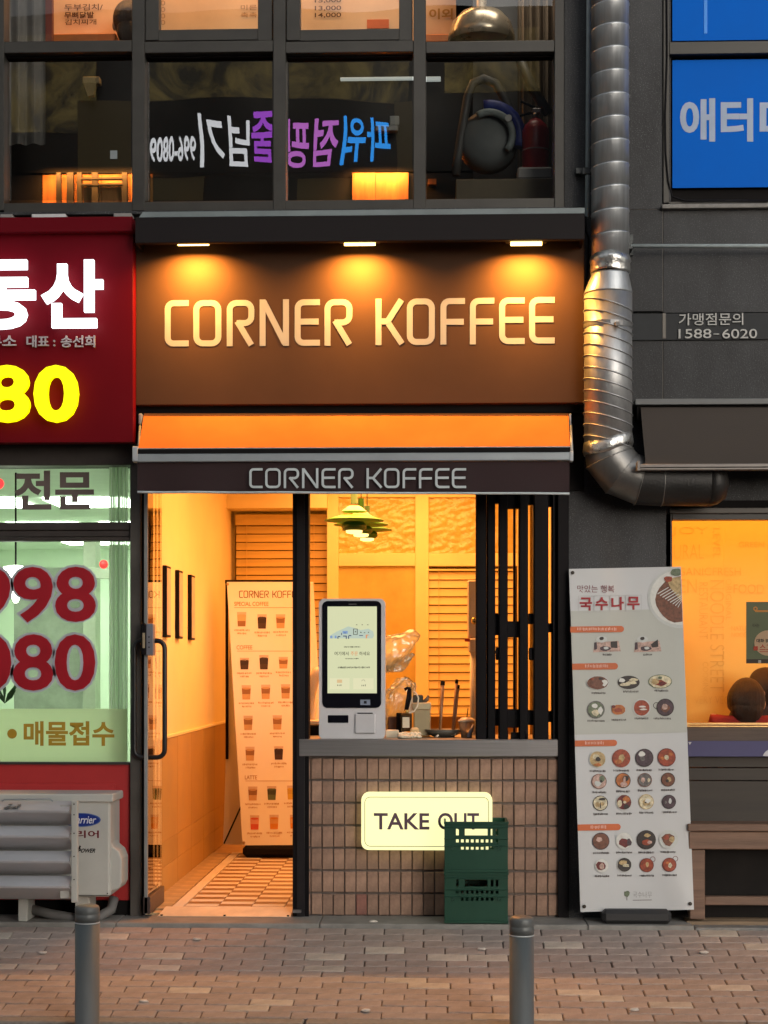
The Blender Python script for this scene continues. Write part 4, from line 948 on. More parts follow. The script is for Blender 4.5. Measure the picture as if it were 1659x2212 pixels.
# three pendants
gsh = M('pendant_green', (.045, .27, .01), .45, var=.08); gdk = M('pendant_dark_green', (.018, .10, .008), .45)
for k, (u, y, lb) in enumerate(((765, 1.2, 'layered green pendant lamp nearest the street, widest of the three'), (780, 2.1, 'layered green pendant lamp in the middle of the row'), (793, 3.05, 'layered green pendant lamp farthest back, smallest of the three'))):
    v_b = (1153, 1160, 1169)[k]; c = at(u, v_b, y)
    t = thing('pendant_lamp', lb, 'pendant lamp', c, 'green pendants over the counter')
    m = MB(); m.lathe(c, [(.022, .26), (.022, .185), (.03, .185)], 20); m.tube([(c.x, y, c.z + .26), (c.x, y, RZ)], .004, 6); m.build('cap', gdk, t)
    m = MB(); m.lathe(c, [(.03, .175), (.045, .168), (.078, .140), (.08, .136), (.045, .160), (.03, .168)], 24); m.build('upper_shade', M('pendant_cream', (.75, .68, .35), .5), t)
    m = MB(); m.lathe(c, [(.045, .118), (.09, .114), (.14, .100), (.186, .084), (.187, .081), (.14, .094), (.09, .106), (.045, .110)], 32); m.build('main_shade', gsh, t)
    m = MB(); m.lathe(c, [(.06, .075), (.076, .06), (.078, .035), (.06, .02), (.05, .02), (.06, .04), (.06, .06)], 28); m.build('lower_shade', gdk, t)
    m = MB(); m.lathe(c, [(.052, .02), (.05, .006), (.03, .0), (.005, -.002)], 24); m.build('bulb_diffuser', E_('pendant_glow', (1.0, .75, .22), 2.2), t)
# light of the shop's own ceiling fittings
SHOPC = (1.0, .365, .105)
area('shop_ceiling_light', (-.45, 1.05, 2.88), (0, 0, 0), .9, 1.5, SHOP_W * .82, SHOPC)
area('shop_ceiling_light', (-.3, 3.0, 2.88), (0, 0, 0), 1.4, 1.2, SHOP_W * .36, SHOPC)
# framed pictures on the side wall
pf = M('picture_face', (.62, .46, .34), .4, var=.2, scale=9)
for k, (y, lb) in enumerate(((.77, 'narrow black framed picture nearest the glass door'), (1.24, 'narrow black framed picture between the other two on the wall'), (1.76, 'narrow black framed picture nearest the alcove blind'))):
    t = thing('picture_frame', lb, 'picture', (RX0, y, 1.55), 'black framed pictures on the shop wall')
    z0, z1 = 1.553, 1.985
    m = MB(); m.box(RX0, RX0 + .026, y, y + .16, z0, z1, .003); m.build('frame', black, t)
    m = MB(); m.box(RX0 + .024, RX0 + .0275, y + .015, y + .145, z0 + .015, z1 - .015); m.build('picture', pf, t)

# ------------------------------------------------------------------ coffee menu banner inside the door
YM2 = 2.55
mb = thing('menu_banner', 'tall white coffee menu banner headed CORNER KOFF behind the door post', 'banner', at(600, 1850, YM2))
BTL, BTR, BBR, BBL = (490, 1257), (677, 1257), (709, 1825), (524, 1826)
def bpt(u, v, l=0): return at(u, v, YM2 + .12 * (1 - (v - 1257) / 570) - .0025 * l)
paper = M('banner_paper', (.82, .82, .74), .5, var=.03, scale=2)
f = MB(); nn = 10
def lerp(a, b, t): return (a[0] + (b[0] - a[0]) * t, a[1] + (b[1] - a[1]) * t)
for j in range(nn):
    for i in range(nn):
        q = []
        for s_, t_ in ((i / nn, (j + 1) / nn), ((i + 1) / nn, (j + 1) / nn), ((i + 1) / nn, j / nn), (i / nn, j / nn)):
            u, v = lerp(lerp(BTL, BTR, s_), lerp(BBL, BBR, s_), t_); q.append(bpt(u, v))
        f.quad(q)
f.build('sheet', paper, mb)
f = MB(); q = [at(u, v, YM2 + .30) for u, v in ((482, 1824), (640, 1826), (640, 1257), (500, 1257))]; f.quad(q)
f.build('rear_sheet', M('banner_back_paper', (.74, .70, .62), .6, var=.04), mb)
m = MB(); m.px(486, 1252.5, 640, 1260, YM2 + .27, YM2 + .29); a = at(486.5, 1256, YM2 + .28); b = at(487, 1640, YM2 + .28); m.tube([a + Vector((.012, 0, 0)), b + Vector((.012, 0, 0))], .012, 6)
m.tube([at(484, 1822, YM2 + .29), at(540, 1700, YM2 + .27)], .006, 6); m.build('pole', black, mb)
m = MB(); a, b = at(524, 1862, YM2), at(712, 1836, YM2 - .02); m.box(a.x, b.x, YM2 - .02, YM2 + .35, .02, .115, .03); m.build('base', blackm, mb)
for u, v in ((492, 1262), (527, 1820)):
    c = bpt(u, v, 1); m = MB(); m.lathe(c, [(.010, 0), (.010, .006), (.005, .006)], 10, axis='Y'); m.build('eyelet', M('eyelet_brass', (.5, .38, .2), .4, .5), mb)
ink1 = M('menu_brown_ink', (.16, .07, .02), .7); ink2 = M('menu_pale_ink', (.45, .27, .10), .7)
def btext(txt, u0, v0, u1, v1, mat, bold=.0):
    y = bpt(u0, (v0 + v1) / 2, 1).y; b = MB(); b.ptext(txt, u0, v0, u1, v1, y, bold); b.build('lettering', mat, mb)
for ch_, a_, b_, c_, d_ in BIG: brand_letter(ch_, 516.5 + (a_ - 356) * .158, 1276, 516.5 + (c_ - 356) * .158, 1291.5, bpt(560, 1284, 1).y, .10, .0004, ink1, mb)
btext('SPECIAL COFFEE', 506, 1300, 580, 1309, ink2, .01); btext('COFFEE', 511, 1394, 545, 1403, ink2, .01); btext('LATTE', 529, 1675, 555, 1683.5, ink2, .01)
m = MB()
for u0, u1, v in ((506, 640, 1312), (512, 645, 1406), (530, 660, 1686.5)):
    q = [bpt(u0, v + .9, 1), bpt(u1, v + .9, 1), bpt(u1, v, 1), bpt(u0, v, 1)]; m.quad(q)
def ticks(mbx, u0, u1, v0, v1, fn, l=1, step=2.6):
    u = u0
    while u < u1:
        w_ = random.uniform(.9, 1.8); h0 = v0 + random.uniform(0, .25) * (v1 - v0); h1 = v1 - random.uniform(0, .25) * (v1 - v0)
        mbx.quad([fn(u, h1, l), fn(u + w_, h1, l), fn(u + w_, h0, l), fn(u, h0, l)]); u += step * random.uniform(.8, 1.15)
cupc = {'k': [M('cup_clear', (.62, .50, .40), .5), M('coffee_black', (.035, .018, .010), .5), M('coffee_dark', (.06, .03, .015), .5)],
        'b': [M('cup_clear', (.62, .50, .40), .5), M('coffee_tan', (.28, .14, .055), .5), M('coffee_milk', (.56, .36, .17), .5)],
        's': [M('cup_clear', (.62, .50, .40), .5), M('coffee_milk2', (.66, .42, .22), .5), M('coffee_tan', (.28, .14, .055), .5)],
        'g': [M('cup_clear', (.62, .50, .40), .5), M('matcha_dark', (.05, .06, .03), .5), M('matcha_green', (.10, .14, .06), .5)],
        'y': [M('cup_clear', (.62, .50, .40), .5), M('yuja', (.50, .34, .05), .5), M('yuja2', (.62, .42, .05), .5)],
        'r': [M('cup_clear', (.62, .50, .40), .5), M('berry_milk', (.66, .32, .22), .5), M('berry_red', (.60, .10, .05), .5)],
        'o': [M('cup_clear', (.62, .50, .40), .5), M('orange_pale', (.68, .40, .14), .5), M('orange_deep', (.66, .26, .03), .5)]}
def cup(u, v0, v1, kind):
    m_ = MB(); hw0 = 10.0; h = v1 - v0
    def band(t0, t1, mi, l):
        wa, wb_ = hw0 * (1 - .18 * t0), hw0 * (1 - .18 * t1)
        m_.quad([bpt(u - wb_, v0 + h * t1, l), bpt(u + wb_, v0 + h * t1, l), bpt(u + wa, v0 + h * t0, l), bpt(u - wa, v0 + h * t0, l)], mi)
    band(0, .22, 0, 1); band(.22, .62, 1, 1); band(.62, 1, 2, 1)
    ell = [bpt(*p, 2) for p in reversed(ring(u, v0 + 3.5, hw0 * .93, 2.2, 10))]; m_.quad(ell, 0)
    ell = [bpt(*p, 2) for p in reversed(ring(u, v0 + h * .23, hw0 * .86, 2.4, 10))]; m_.quad(ell, 2 if kind != 's' else 1)
    m_.build('printed_cup', cupc[kind], mb, fixn=False)
cups = [(522, 1322, 1353, 's'), (566, 1327, 1358, 'k'), (606, 1327, 1357, 'b'), (528, 1421, 1446, 'k'), (570, 1415, 1446, 'k'), (612, 1419, 1444, 'b'),
        (532, 1480, 1511, 'b'), (574, 1479, 1510, 'b'), (617, 1478, 1509, 'b'), (536, 1546, 1577, 'b'), (599, 1545, 1576, 'b'), (540, 1613, 1643, 'b'), (602, 1612, 1641, 'k'),
        (546, 1699, 1729, 'b'), (587, 1698, 1728, 'g'), (630, 1697, 1727, 'y'), (550, 1761, 1792, 'r'), (592, 1760, 1791, 'o'), (636, 1760, 1790, 'o')]
for u, v0, v1, kd in cups:
    cup(u, v0, v1, kd)
    ticks(m, u - 16, u + 16, v1 + 6, v1 + 10.5, bpt); ticks(m, u - 9, u + 10, v1 + 13, v1 + 17.5, bpt)
m.build('printed_captions', ink2, mb, fixn=False)['kind'] = 'stuff'

# ------------------------------------------------------------------ order kiosk on the counter
kk = thing('order_kiosk', 'white self order kiosk with tall lit screen standing on the counter', 'kiosk', at(760, 1597, .1))
YK = .06
white = M('kiosk_white', (.62, .61, .62), .35, var=.04)
m = MB(); a, b = at(689, 1595, YK), at(832, 1293, YK); m.rrect(a.x, b.x, at(700, 1597, YK).z, b.z, .03, YK, YK + .11); m.build('body', white, kk)
a, b = at(696.5, 1529, YK - .004), at(823.5, 1298, YK - .004); m = MB(); m.rrect(a.x, b.x, a.z, b.z, .03, YK - .006, YK + .002); m.build('bezel', M('glossy_black', (.006, .006, .010), .06, var=.0, spec=.8), kk)
a, b = at(707.5, 1497.5, YK - .008), at(814, 1310, YK - .008); m = MB(); m.box(a.x, b.x, YK - .008, YK - .005, a.z, b.z); m.build('screen', E_('screen_glow', (.66, .68, .42), 0.88), kk)
def kq(m_, u0, v0, u1, v1, mi=0, l=1): m_.px(u0, v0, u1, v1, YK - .008 - .0006 * l, YK - .008, 0, mi)
blue_p, navy, oran, pale_b, greyt = E_('screen_blue', (.25, .38, .62), 0.76), E_('screen_navy', (.04, .05, .14), 0.76), E_('screen_orange', (.75, .32, .14), 0.85), E_('screen_pale_blue', (.52, .62, .52), 0.81), E_('screen_grey', (.07, .07, .05), 0.76)
cardm = E_('screen_card', (.74, .72, .46), 0.88)
m = MB(); pts = [at(u, v, YK - .0088) for u, v in ((712, 1379), (716, 1371), (728, 1364), (742, 1358), (752, 1353), (764, 1356), (780, 1361), (796, 1358), (806, 1364), (808, 1373), (805, 1379))]
m.prism([(p.x, p.z) for p in reversed(pts)], YK - .0088, YK - .0081); m.build('screen_cloud', pale_b, kk)
m = MB()
kq(m, 740, 1363, 751, 1369, 0, 2)
for u0, u1 in ((713, 718), (723, 727)): kq(m, u0, 1373, u1, 1379, 0, 2)
for u0, u1, v0, v1 in ((730, 735, 1374, 1376), (729, 731, 1375, 1380), (741, 749, 1373, 1375), (747, 749, 1374, 1380), (753, 759, 1372, 1374), (752, 754, 1374, 1380), (776, 784, 1372, 1373.5), (737, 738.5, 1367, 1372), (743, 747, 1366.5, 1368)): kq(m, u0, v0, u1, v1, 1, 2)
for u0, u1, v0, v1 in ((790, 793, 1371, 1379), (793, 796, 1371, 1373)): kq(m, u0, v0, u1, v1, 2, 2)
for u0, u1, v0, v1 in ((763, 764.5, 1358, 1371), (771, 772.5, 1358, 1371), (763, 772, 1358, 1359.3), (763, 772, 1370, 1371.2), (767, 769, 1363, 1366), (778, 781, 1365, 1367), (786, 789, 1366, 1367.5), (795, 797, 1365, 1367), (769, 772, 1349, 1350.3), (781, 784, 1349, 1350.3), (793, 796, 1349, 1350.3)): kq(m, u0, v0, u1, v1, 3, 2)
m.build('screen_picture', [blue_p, navy, oran, greyt], kk)
for txt, u0, u1, mm in (('여기에서', 722.5, 753, greyt), ('주문', 757.5, 773, oran), ('하세요', 776, 799, greyt)):
    b = MB(); b.ptext(txt, u0, 1407.5, u1, 1416, YK - .0088, .01); b.build('screen_lettering', mm, kk)
m = MB()
def kt(u, v, l=1): return at(u, v, YK - .0088)
ticks(m, 743, 778, 1396, 1399, kt, 1, 2.2); ticks(m, 746, 774, 1421.5, 1424, kt, 1, 2.2); ticks(m, 730, 799, 1439.5, 1444, kt, 1, 2.3); ticks(m, 728.5, 739, 1478.5, 1482.5, kt, 1, 3.5); ticks(m, 781, 790, 1478.5, 1482.5, kt, 1, 3.5)
m.build('screen_captions', greyt, kk)['kind'] = 'stuff'
for u0, u1 in ((712, 755), (763, 807)):
    m = MB(); kq(m, u0, 1465, u1, 1489); m.build('screen_button', cardm, kk)
m = MB(); kq(m, 728, 1468, 739, 1475, 0, 3); m.build('button_icon', E_('screen_tan', (.72, .50, .26), 0.85), kk)
m = MB(); c = at(785, 1472, YK - .0102); m.stroke(arc(c.x, c.z, .009, 0, 180, 8), .0015, c.y, c.y + .001); m.build('button_icon', greyt, kk)
m = MB(); m.px(708, 1545, 752.5, 1561.5, YK - .004, YK + .004, .002); m.build('receipt_slot', M('glossy_black', (.006, .006, .010), .06), kk)
m = MB(); m.px(766, 1541.5, 811, 1585, YK - .012, YK + .004, .006); m.build('card_reader', M('kiosk_pale', (.58, .57, .58), .3, var=.05), kk)
m = MB(); m.px(772, 1539.5, 805, 1541.8, YK - .010, YK - .0, 0); m.build('card_slot', blackm, kk)
m = MB(); m.px(778.5, 1511.5, 799.5, 1523, YK - .0085, YK - .005, 0); m.build('camera_label', M('label_blue_grey', (.22, .26, .34), .4), kk)
m = MB(); m.px(786, 1514, 792, 1520, YK - .0095, YK - .008, 0); m.build('camera_lens', blackm, kk)
m = MB(); m.px(753, 1304, 770, 1306.5, YK - .0075, YK - .005, 0); m.build('speaker_slot', M('slot_grey', (.05, .05, .05), .5), kk)

# ------------------------------------------------------------------ clutter on and behind the counter
TOPZ = at(900, 1597, -.03).z
plast = glass('plastic_wrap', .07, (.97, .93, .84), .18, film=(.86, .88, .58), filmfac=.62)
def crumple(name, label, cat, path, rad, y, sd, flat=.5, amp=.3, fr=1.0):
    b = MB(); pts = [at(u, v, y) for u, v in path]
    b.tube(pts, [r / sc(y) for r in rad], 40)
    bmesh.ops.subdivide_edges(b.bm, edges=b.bm.edges[:], cuts=3, use_grid_fill=True)
    o_ = Vector((sd * 3.1, sd * 1.7, 0))
    for v in b.bm.verts:
        p_ = v.co.copy(); k = min(rad) / sc(y)
        n1 = MN.noise_vector(p_ * 14 * fr + o_); n2 = MN.noise_vector(p_ * 38 * fr + o_)
        rdg = abs(MN.noise(p_ * 24 * fr + o_))
        v.co = Vector((p_.x, y + (p_.y - y) * flat, p_.z)) + n1 * .035 * amp + n2 * .016 * amp + Vector((0, -1, .3)) * (.06 * amp * (.3 - rdg))
    for f_ in b.bm.faces: f_.smooth = True
    return tag(b.build(name, plast), label, cat)
crumple('wrapped_roll', 'slanted roll wrapped in clear plastic above the counter clutter', 'roll', [(816, 1428), (832, 1415), (848, 1405), (866, 1394), (884, 1382), (897, 1374), (906, 1378)], [36, 36, 33, 28, 21, 15, 7], .32, 1.0)
crumple('plastic_bag', 'small crumpled clear plastic bag hanging under the wrapped roll', 'plastic bag', [(838, 1438), (852, 1436), (866, 1431), (880, 1424), (892, 1412)], [14, 17, 16, 13, 6], .30, 2.0, .4, .5)
crumple('plastic_bag', 'large crumpled clear plastic bag beside the kiosk', 'plastic bag', [(884, 1468), (876, 1482), (868, 1498), (856, 1520), (846, 1545), (838, 1566), (836, 1580)], [10, 24, 32, 34, 30, 24, 16], .36, 3.0, .45, .6)
m = MB(); m.px(838, 1548, 872, 1592, .30, .42, .006); tag(m.build('brown_box', M('card_brown', (.08, .045, .03), .7), None), 'dark brown box on the counter between kiosk and clear bottle', 'box')
m = MB(); m.px(856, 1540, 868, 1582, .24, .28, .003); tag(m.build('black_case', blackm), 'narrow black case standing behind the clear bottle', 'case')
m = MB(); m.px(833, 1577, 861, 1597, .18, .28, .004); tag(m.build('paper_stack', M('paper_cream', (.72, .62, .45), .8)), 'pile of cream papers beside the kiosk foot', 'paper')
bt_ = thing('clear_bottle', 'square clear bottle with a pale paper label', 'bottle', at(878, 1580, .17))
a, b = at(865.5, 1580, .17), at(890, 1541, .17)
m = MB(); m.box(a.x, b.x, .17, .235, a.z, b.z, .006); m.build('body', M('bottle_brown_glass', (.10, .065, .03), .08, var=.1, trans=.5), bt_)
m = MB(); m.px(869.5, 1549, 884.5, 1572, .168, .1705); m.build('label', M('paper_cream', (.72, .62, .45), .8), bt_)
m = MB(); c = at(879, 1541, .2); m.lathe(c, [(.012, 0), (.012, .02)], 12); m.build('neck', M('neck_brass', (.5, .36, .12), .3, .6), bt_)
tg = thing('tongs', 'dark metal tongs leaning upward behind the clear bottle', 'tongs', at(875, 1535, .2))
m = MB(); m.tube([at(876, 1536, .205), at(880, 1510, .21), at(883, 1490, .22)], .008, 8); m.build('arm', black, tg)
m = MB(); m.tube([at(878, 1536, .205), at(886, 1508, .21), at(886, 1488, .22)], .008, 8); m.build('arm', black, tg)
m = MB(); m.tube([at(874, 1490, .22), at(880, 1486, .22), at(887, 1488, .22)], .009, 8); m.build('tip', black, tg)
m = MB(); m.tube([at(u, v, .21) for u, v in ((892, 1493), (899, 1497), (904, 1508), (902, 1524), (895, 1536), (884, 1541), (878, 1541))], .0042, 8); tag(m.build('white_cable', M('cable_white', (.75, .70, .55), .5)), 'white cable looping down to the clear bottle', 'cable')
m = MB(); m.px(884, 1505, 892, 1540, .26, .265); tag(m.build('paper_card', M('paper_cream', (.72, .62, .45), .8)), 'upright cream card behind the white cable', 'card')
bn = thing('storage_bin', 'tan plastic storage bin with dark items sticking out of its top', 'bin', at(911, 1590, .27))
a, b = at(893, 1590, .25), at(930, 1528, .25)
m = MB(); m.box(a.x, b.x, .25, .40, a.z, b.z, .006); m.build('body', M('bin_tan', (.40, .32, .18), .5, var=.12), bn)
m = MB(); a, b = at(890.5, 1533, .245), at(931, 1518, .245); m.box(a.x, b.x, .24, .41, a.z, b.z, .004); m.build('rim', M('bin_rim', (.55, .46, .28), .5), bn)
m = MB(); m.px(892, 1501, 914, 1519, .27, .34, .006); tag(m.build('dark_pouch', M('dark_olive', (.035, .035, .025), .6)), 'dark olive pouch in the top of the tan bin', 'pouch')
m = MB(); m.tube([at(912, 1520, .3), at(922, 1511, .3), at(926, 1502, .3)], [.010, .012, .006], 8); tag(m.build('scoop', M('scoop_grey', (.12, .09, .06), .5)), 'short grey scoop poking out of the tan bin', 'scoop')
bd = thing('bead_string', 'string of small white beads lying in front of the clear bottle', 'beads', at(885, 1594, .08))
sp = MB(); sp.sphere(Vector((0, 0, 0)), .010, u=8, v=6); spm = bpy.data.meshes.new('bead'); sp.bm.to_mesh(spm); sp.bm.free(); spm.materials.append(M('bead_cream', (.75, .68, .50), .4))
for i in range(26):
    u = 862 + (i % 13) * 3.7 + random.uniform(-1, 1); shared('bead', spm, bd, (at(u, 1590, .08).x, .06 + .03 * (i // 13) + random.uniform(-.01, .01), TOPZ + .009 + (.014 if i // 13 else 0) + random.uniform(0, .004)))
m = MB(); c = at(872, 1597, .02); m.sphere(Vector((c.x, .03, TOPZ + .012)), (.035, .03, .014), u=14, v=8); tag(m.build('cream_tub', M('paper_cream', (.72, .62, .45), .8)), 'low cream lid lying at the counter edge', 'lid')
m = MB(); c = at(893, 1588, .2); m.px(886, 1572, 905, 1596, .13, .19, .01); tag(m.build('cream_packet', M('packet_cream', (.72, .52, .26), .5)), 'cream packet leaning against the tan bin', 'packet')
bw_ = MB(); c = at(958, 1596, .25); bw_.lathe(Vector((c.x, .26, TOPZ)), [(.05, .0), (.09, .018), (.105, .045), (.10, .045), (.085, .022), (.01, .008)], 28); tag(bw_.build('grey_dish', M('dish_grey', (.10, .09, .07), .5)), 'shallow dark grey dish holding the long wooden sticks', 'dish')
for (ub, vb, ut, vt, w_, lb) in ((950, 1592, 956.5, 1472, .013, 'thick wooden stick with black end, standing apart in the dish'), (976, 1592, 987, 1468, .009, 'thin wooden stick with black end, taller of the pair'), (980, 1593, 990.5, 1480, .008, 'thin wooden stick with black end, shorter of the pair')):
    t = thing('wooden_stick', lb, 'stick', at(ub, vb, .26), 'black ended sticks in the dish')
    a, b = at(ub, vb, .25), at(ut, vt, .30); d_ = (b - a); s2 = a + d_ * .93
    m = MB(); m.tube([a, s2], [w_ * .62, w_], 6); m.build('shaft', M('stick_wood', (.32, .16, .07), .35, var=.3, scale=10, stretch=(4, 4, .5)), t)
    m = MB(); m.tube([s2, b], w_ * 1.12, 6); m.build('end_cap', blackm, t)
tp = MB(); tp.tube([(at(942, 1596, .1).x, .16, TOPZ + .006), (at(950, 1590, .1).x, .2, TOPZ + .02), (at(963, 1592, .1).x, .2, TOPZ + .012), (at(985, 1588, .1).x, .2, TOPZ + .02)], .006, 6); tag(tp.build('small_spoon', M('spoon_pale', (.7, .6, .45), .3, .4)), 'pale small spoon lying before the grey dish', 'spoon')
cp = thing('plastic_cup', 'clear lidded plastic cup with a thin dark straw', 'cup', at(1010, 1596, .2))
c = at(1008, 1597, .2); c.z = TOPZ
m = MB(); m.lathe(c, [(.03, 0), (.045, .085), (.046, .09)], 20); m.build('body', M('cup_plastic', (.66, .52, .34), .2, var=.05, trans=.35), cp)
m = MB(); m.lathe(c, [(.05, .088), (.05, .096), (.03, .112), (.008, .114)], 20); m.build('lid', M('cup_lid', (.78, .66, .45), .25), cp)
m = MB(); m.tube([c + Vector((0, 0, .10)), c + Vector((.008, 0, .165))], .003, 6); m.build('straw', blackm, cp)
m = MB(); m.tube([at(1012, 1594, .1), at(1018, 1578, .12), at(1023, 1566, .13)], [.014, .012, .008], 8); tag(m.build('grey_clip', M('clip_grey', (.14, .13, .14), .4)), 'dull grey clip standing beside the lidded cup', 'clip')
dp = thing('cup_dispenser', 'pale upright cup dispenser with brass knob beside the folded window', 'dispenser', at(1018, 1377, .6))
m = MB(); m.px(1010, 1253, 1040, 1378, .6, .66, .008); m.px(1012, 1378, 1036, 1410, .59, .65, .01); m.build('body', M('dispenser_cream', (.80, .70, .45), .4), dp)
m = MB(); m.sphere(at(1024, 1341, .58), (.018, .018, .022), u=12, v=8); m.build('knob', M('knob_brass', (.6, .42, .12), .2, .9), dp)
m = MB(); m.px(1004, 1379, 1015, 1386, .58, .59); m.build('red_label', M('label_red', (.55, .05, .02), .5), dp)
m = MB(); m.tube([at(1022, 1410, .62) , Vector((at(1022, 1410, .62).x, .62, .9))], .02, 10); m.build('stand', M('dispenser_cream', (.80, .70, .45), .4), dp)
# white machine left of the kiosk and dark box below it
wc = thing('white_chair', 'white curved chair back half hidden between door post and kiosk', 'chair', at(676, 1580, .8))
m = MB()
pc_ = [at(u, v, .85) for u, v in ((668, 1590), (672, 1500), (678, 1465), (684, 1450), (690, 1447))]
m.tube(pc_, [.02, .03, .035, .03, .02], 10); m.tube([at(682, 1510, .86), at(676, 1550, .84), at(670, 1580, .82)], .018, 8); m.build('back', M('chair_white', (.74, .62, .42), .4), wc)
m = MB(); m.px(664, 1556, 720, 1566, .72, .95, .006); m.build('seat', M('chair_white', (.74, .62, .42), .4), wc)
m = MB(); m.px(662, 1567, 715, 1597, .45, .6, .004); tag(m.build('dark_bin', blackm), 'dark bin at the counter end between door post and kiosk', 'bin')
NOOD_W = 31.0
# ------------------------------------------------------------------ spiral metal duct down the wall
du = thing('exhaust_duct', 'tall shiny spiral metal duct with a stepped collar and a bent foot', 'duct', (.95, -.18, 2.6))
YD = -.18
cu_ = at(1318, 300, YD); ru = 40.5 / sc(YD); cl_ = at(1313.5, 800, YD); rl_ = 51.0 / sc(YD)
X1, X2 = cu_.x, cl_.x
vs = [-580, -35.5] + [14 + 49.5 * k for k in range(12)]
for a, b in zip(vs, vs[1:]):
    z1, z0 = at(1318, a, YD).z, at(1318, b, YD).z
    m = MB(); n = 40; prof = [(ru, z0), (ru, z1 - .012), (ru + .0025, z1 - .008), (ru + .0025, z1 - .002), (ru, z1)]
    m.lathe(Vector((X1, YD, 0)), prof, n)
    for v in m.bm.verts: v.co.z += .10 * (v.co.x - X1)      # the seam climbs to one side
    m.build('duct_segment', galv, du)
z1, z0 = at(1318, 553, YD).z, at(1318, 590, YD).z
m = MB(); m.lathe(Vector((X1, YD, 0)), [(ru + .003, z0), (ru + .006, z0 + .01), (ru + .004, z0 + .05), (ru + .009, z0 + .06), (ru + .004, z1)], 40)
for v in m.bm.verts: v.co += Vector((random.uniform(-.002, .002), random.uniform(-.002, .002), .006 * math.sin(30 * v.co.x)))
m.build('tape_wrap', tape, du)
za, zb = at(1318, 592, YD).z, at(1315, 633, YD).z
m = MB(); m.lathe(Vector((0, YD, 0)), [(ru, za), (ru, za - .01), (rl_ + .002, zb), (rl_ + .002, zb - .01)], 40)
for v in m.bm.verts: v.co.x += X1 + (X2 - X1) * (za - v.co.z) / (za - zb)
m.build('reducer', galv, du)
m = MB(); m.lathe(Vector((X2, YD, 0)), [(rl_ + .001, at(1313, 975, YD).z), (rl_ + .001, zb - .008)], 44); m.build('lower_duct', foilm, du)
vv = 662.0
for k in range(13):
    zc = at(1313, vv, YD).z
    m = MB(); pth = [(X2 + (rl_ + .003) * math.cos(a), YD + (rl_ + .003) * math.sin(a), zc - .30 * (rl_) * math.cos(a)) for a in [2 * math.pi * i / 36 for i in range(36)]]
    m.tube(pth, .0042, 6, closed=True); m.build('rib', foilm, du); vv += 24.6
zc = at(1313, 706, YD).z
m = MB(); pth = [(X2 + (rl_ + .004) * math.cos(a), YD + (rl_ + .004) * math.sin(a), zc - .004 * math.cos(a)) for a in [2 * math.pi * i / 36 for i in range(36)]]
A, B = [], []
for p in pth: A.append(m.bm.verts.new((p[0], p[1], p[2] - .013))); B.append(m.bm.verts.new((p[0], p[1], p[2] + .013)))
for i in range(36): m._f([A[i], A[(i + 1) % 36], B[(i + 1) % 36], B[i]])
m.build('strap', M('strap_grey', (.20, .20, .20), .4, .6), du)
c = at(1333, 700, YD - rl_ - .008); m = MB(); m.box(c.x - .012, c.x + .012, c.y - .012, c.y + .006, c.z - .012, c.z + .012, .003); m.build('strap_bolt', M('bolt_grey', (.15, .14, .13), .5, .6), du)
za = at(1313, 968, YD).z
m = MB(); m.lathe(Vector((X2, YD, 0)), [(rl_ + .004, za - .02), (rl_ + .008, za), (rl_ + .006, za + .03), (rl_ + .002, za + .05)], 40)
for v in m.bm.verts: v.co += Vector((random.uniform(-.002, .002), random.uniform(-.002, .002), .012 * math.sin(20 * v.co.x) + .15 * (v.co.x - X2)))
m.build('tape_wrap', tape, du)
# bent foot in gores, then a short level run
Rb = .215; zc = za - .035
ax = [(at(u_, v_, YD).x, at(u_, v_, YD).z) for u_, v_ in ((1313.5, 966), (1317, 990), (1342, 1022), (1382, 1038), (1430, 1041), (1530, 1042))]
P3 = [Vector((x, YD, z)) for x, z in ax]
dirs = [(P3[1] - P3[0]).normalized()] + [((P3[i] - P3[i - 1]).normalized() + (P3[i + 1] - P3[i]).normalized()).normalized() for i in range(1, 5)] + [Vector((1, 0, 0))]
def ring3(c, d, r, n=32):
    a = Vector((0, 1, 0)); b = d.cross(a).normalized(); out = []
    return [c + a * r * math.cos(2 * math.pi * k / n) + b * r * math.sin(2 * math.pi * k / n) for k in range(n)]
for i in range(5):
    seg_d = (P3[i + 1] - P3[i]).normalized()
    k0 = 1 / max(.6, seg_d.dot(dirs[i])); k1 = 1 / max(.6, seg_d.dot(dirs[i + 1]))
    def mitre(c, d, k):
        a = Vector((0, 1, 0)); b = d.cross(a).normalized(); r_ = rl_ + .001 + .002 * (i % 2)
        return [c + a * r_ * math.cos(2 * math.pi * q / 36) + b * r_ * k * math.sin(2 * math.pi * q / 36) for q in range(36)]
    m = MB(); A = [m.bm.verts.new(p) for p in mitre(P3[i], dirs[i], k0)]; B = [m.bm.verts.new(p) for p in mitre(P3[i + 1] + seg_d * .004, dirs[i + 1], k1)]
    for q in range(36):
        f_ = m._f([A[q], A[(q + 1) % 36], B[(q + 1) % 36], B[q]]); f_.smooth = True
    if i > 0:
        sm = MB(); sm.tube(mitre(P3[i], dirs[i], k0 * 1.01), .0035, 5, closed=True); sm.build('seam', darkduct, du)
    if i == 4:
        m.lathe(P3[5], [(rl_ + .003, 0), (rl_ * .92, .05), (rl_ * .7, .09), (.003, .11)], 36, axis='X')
    m.build('elbow_segment', darkduct if i < 3 else M('duct_awning_shade', (.020, .019, .018), .5, .2, var=.3, scale=5, bump=.2), du)  # awning shade over the level run put into its near-black colour

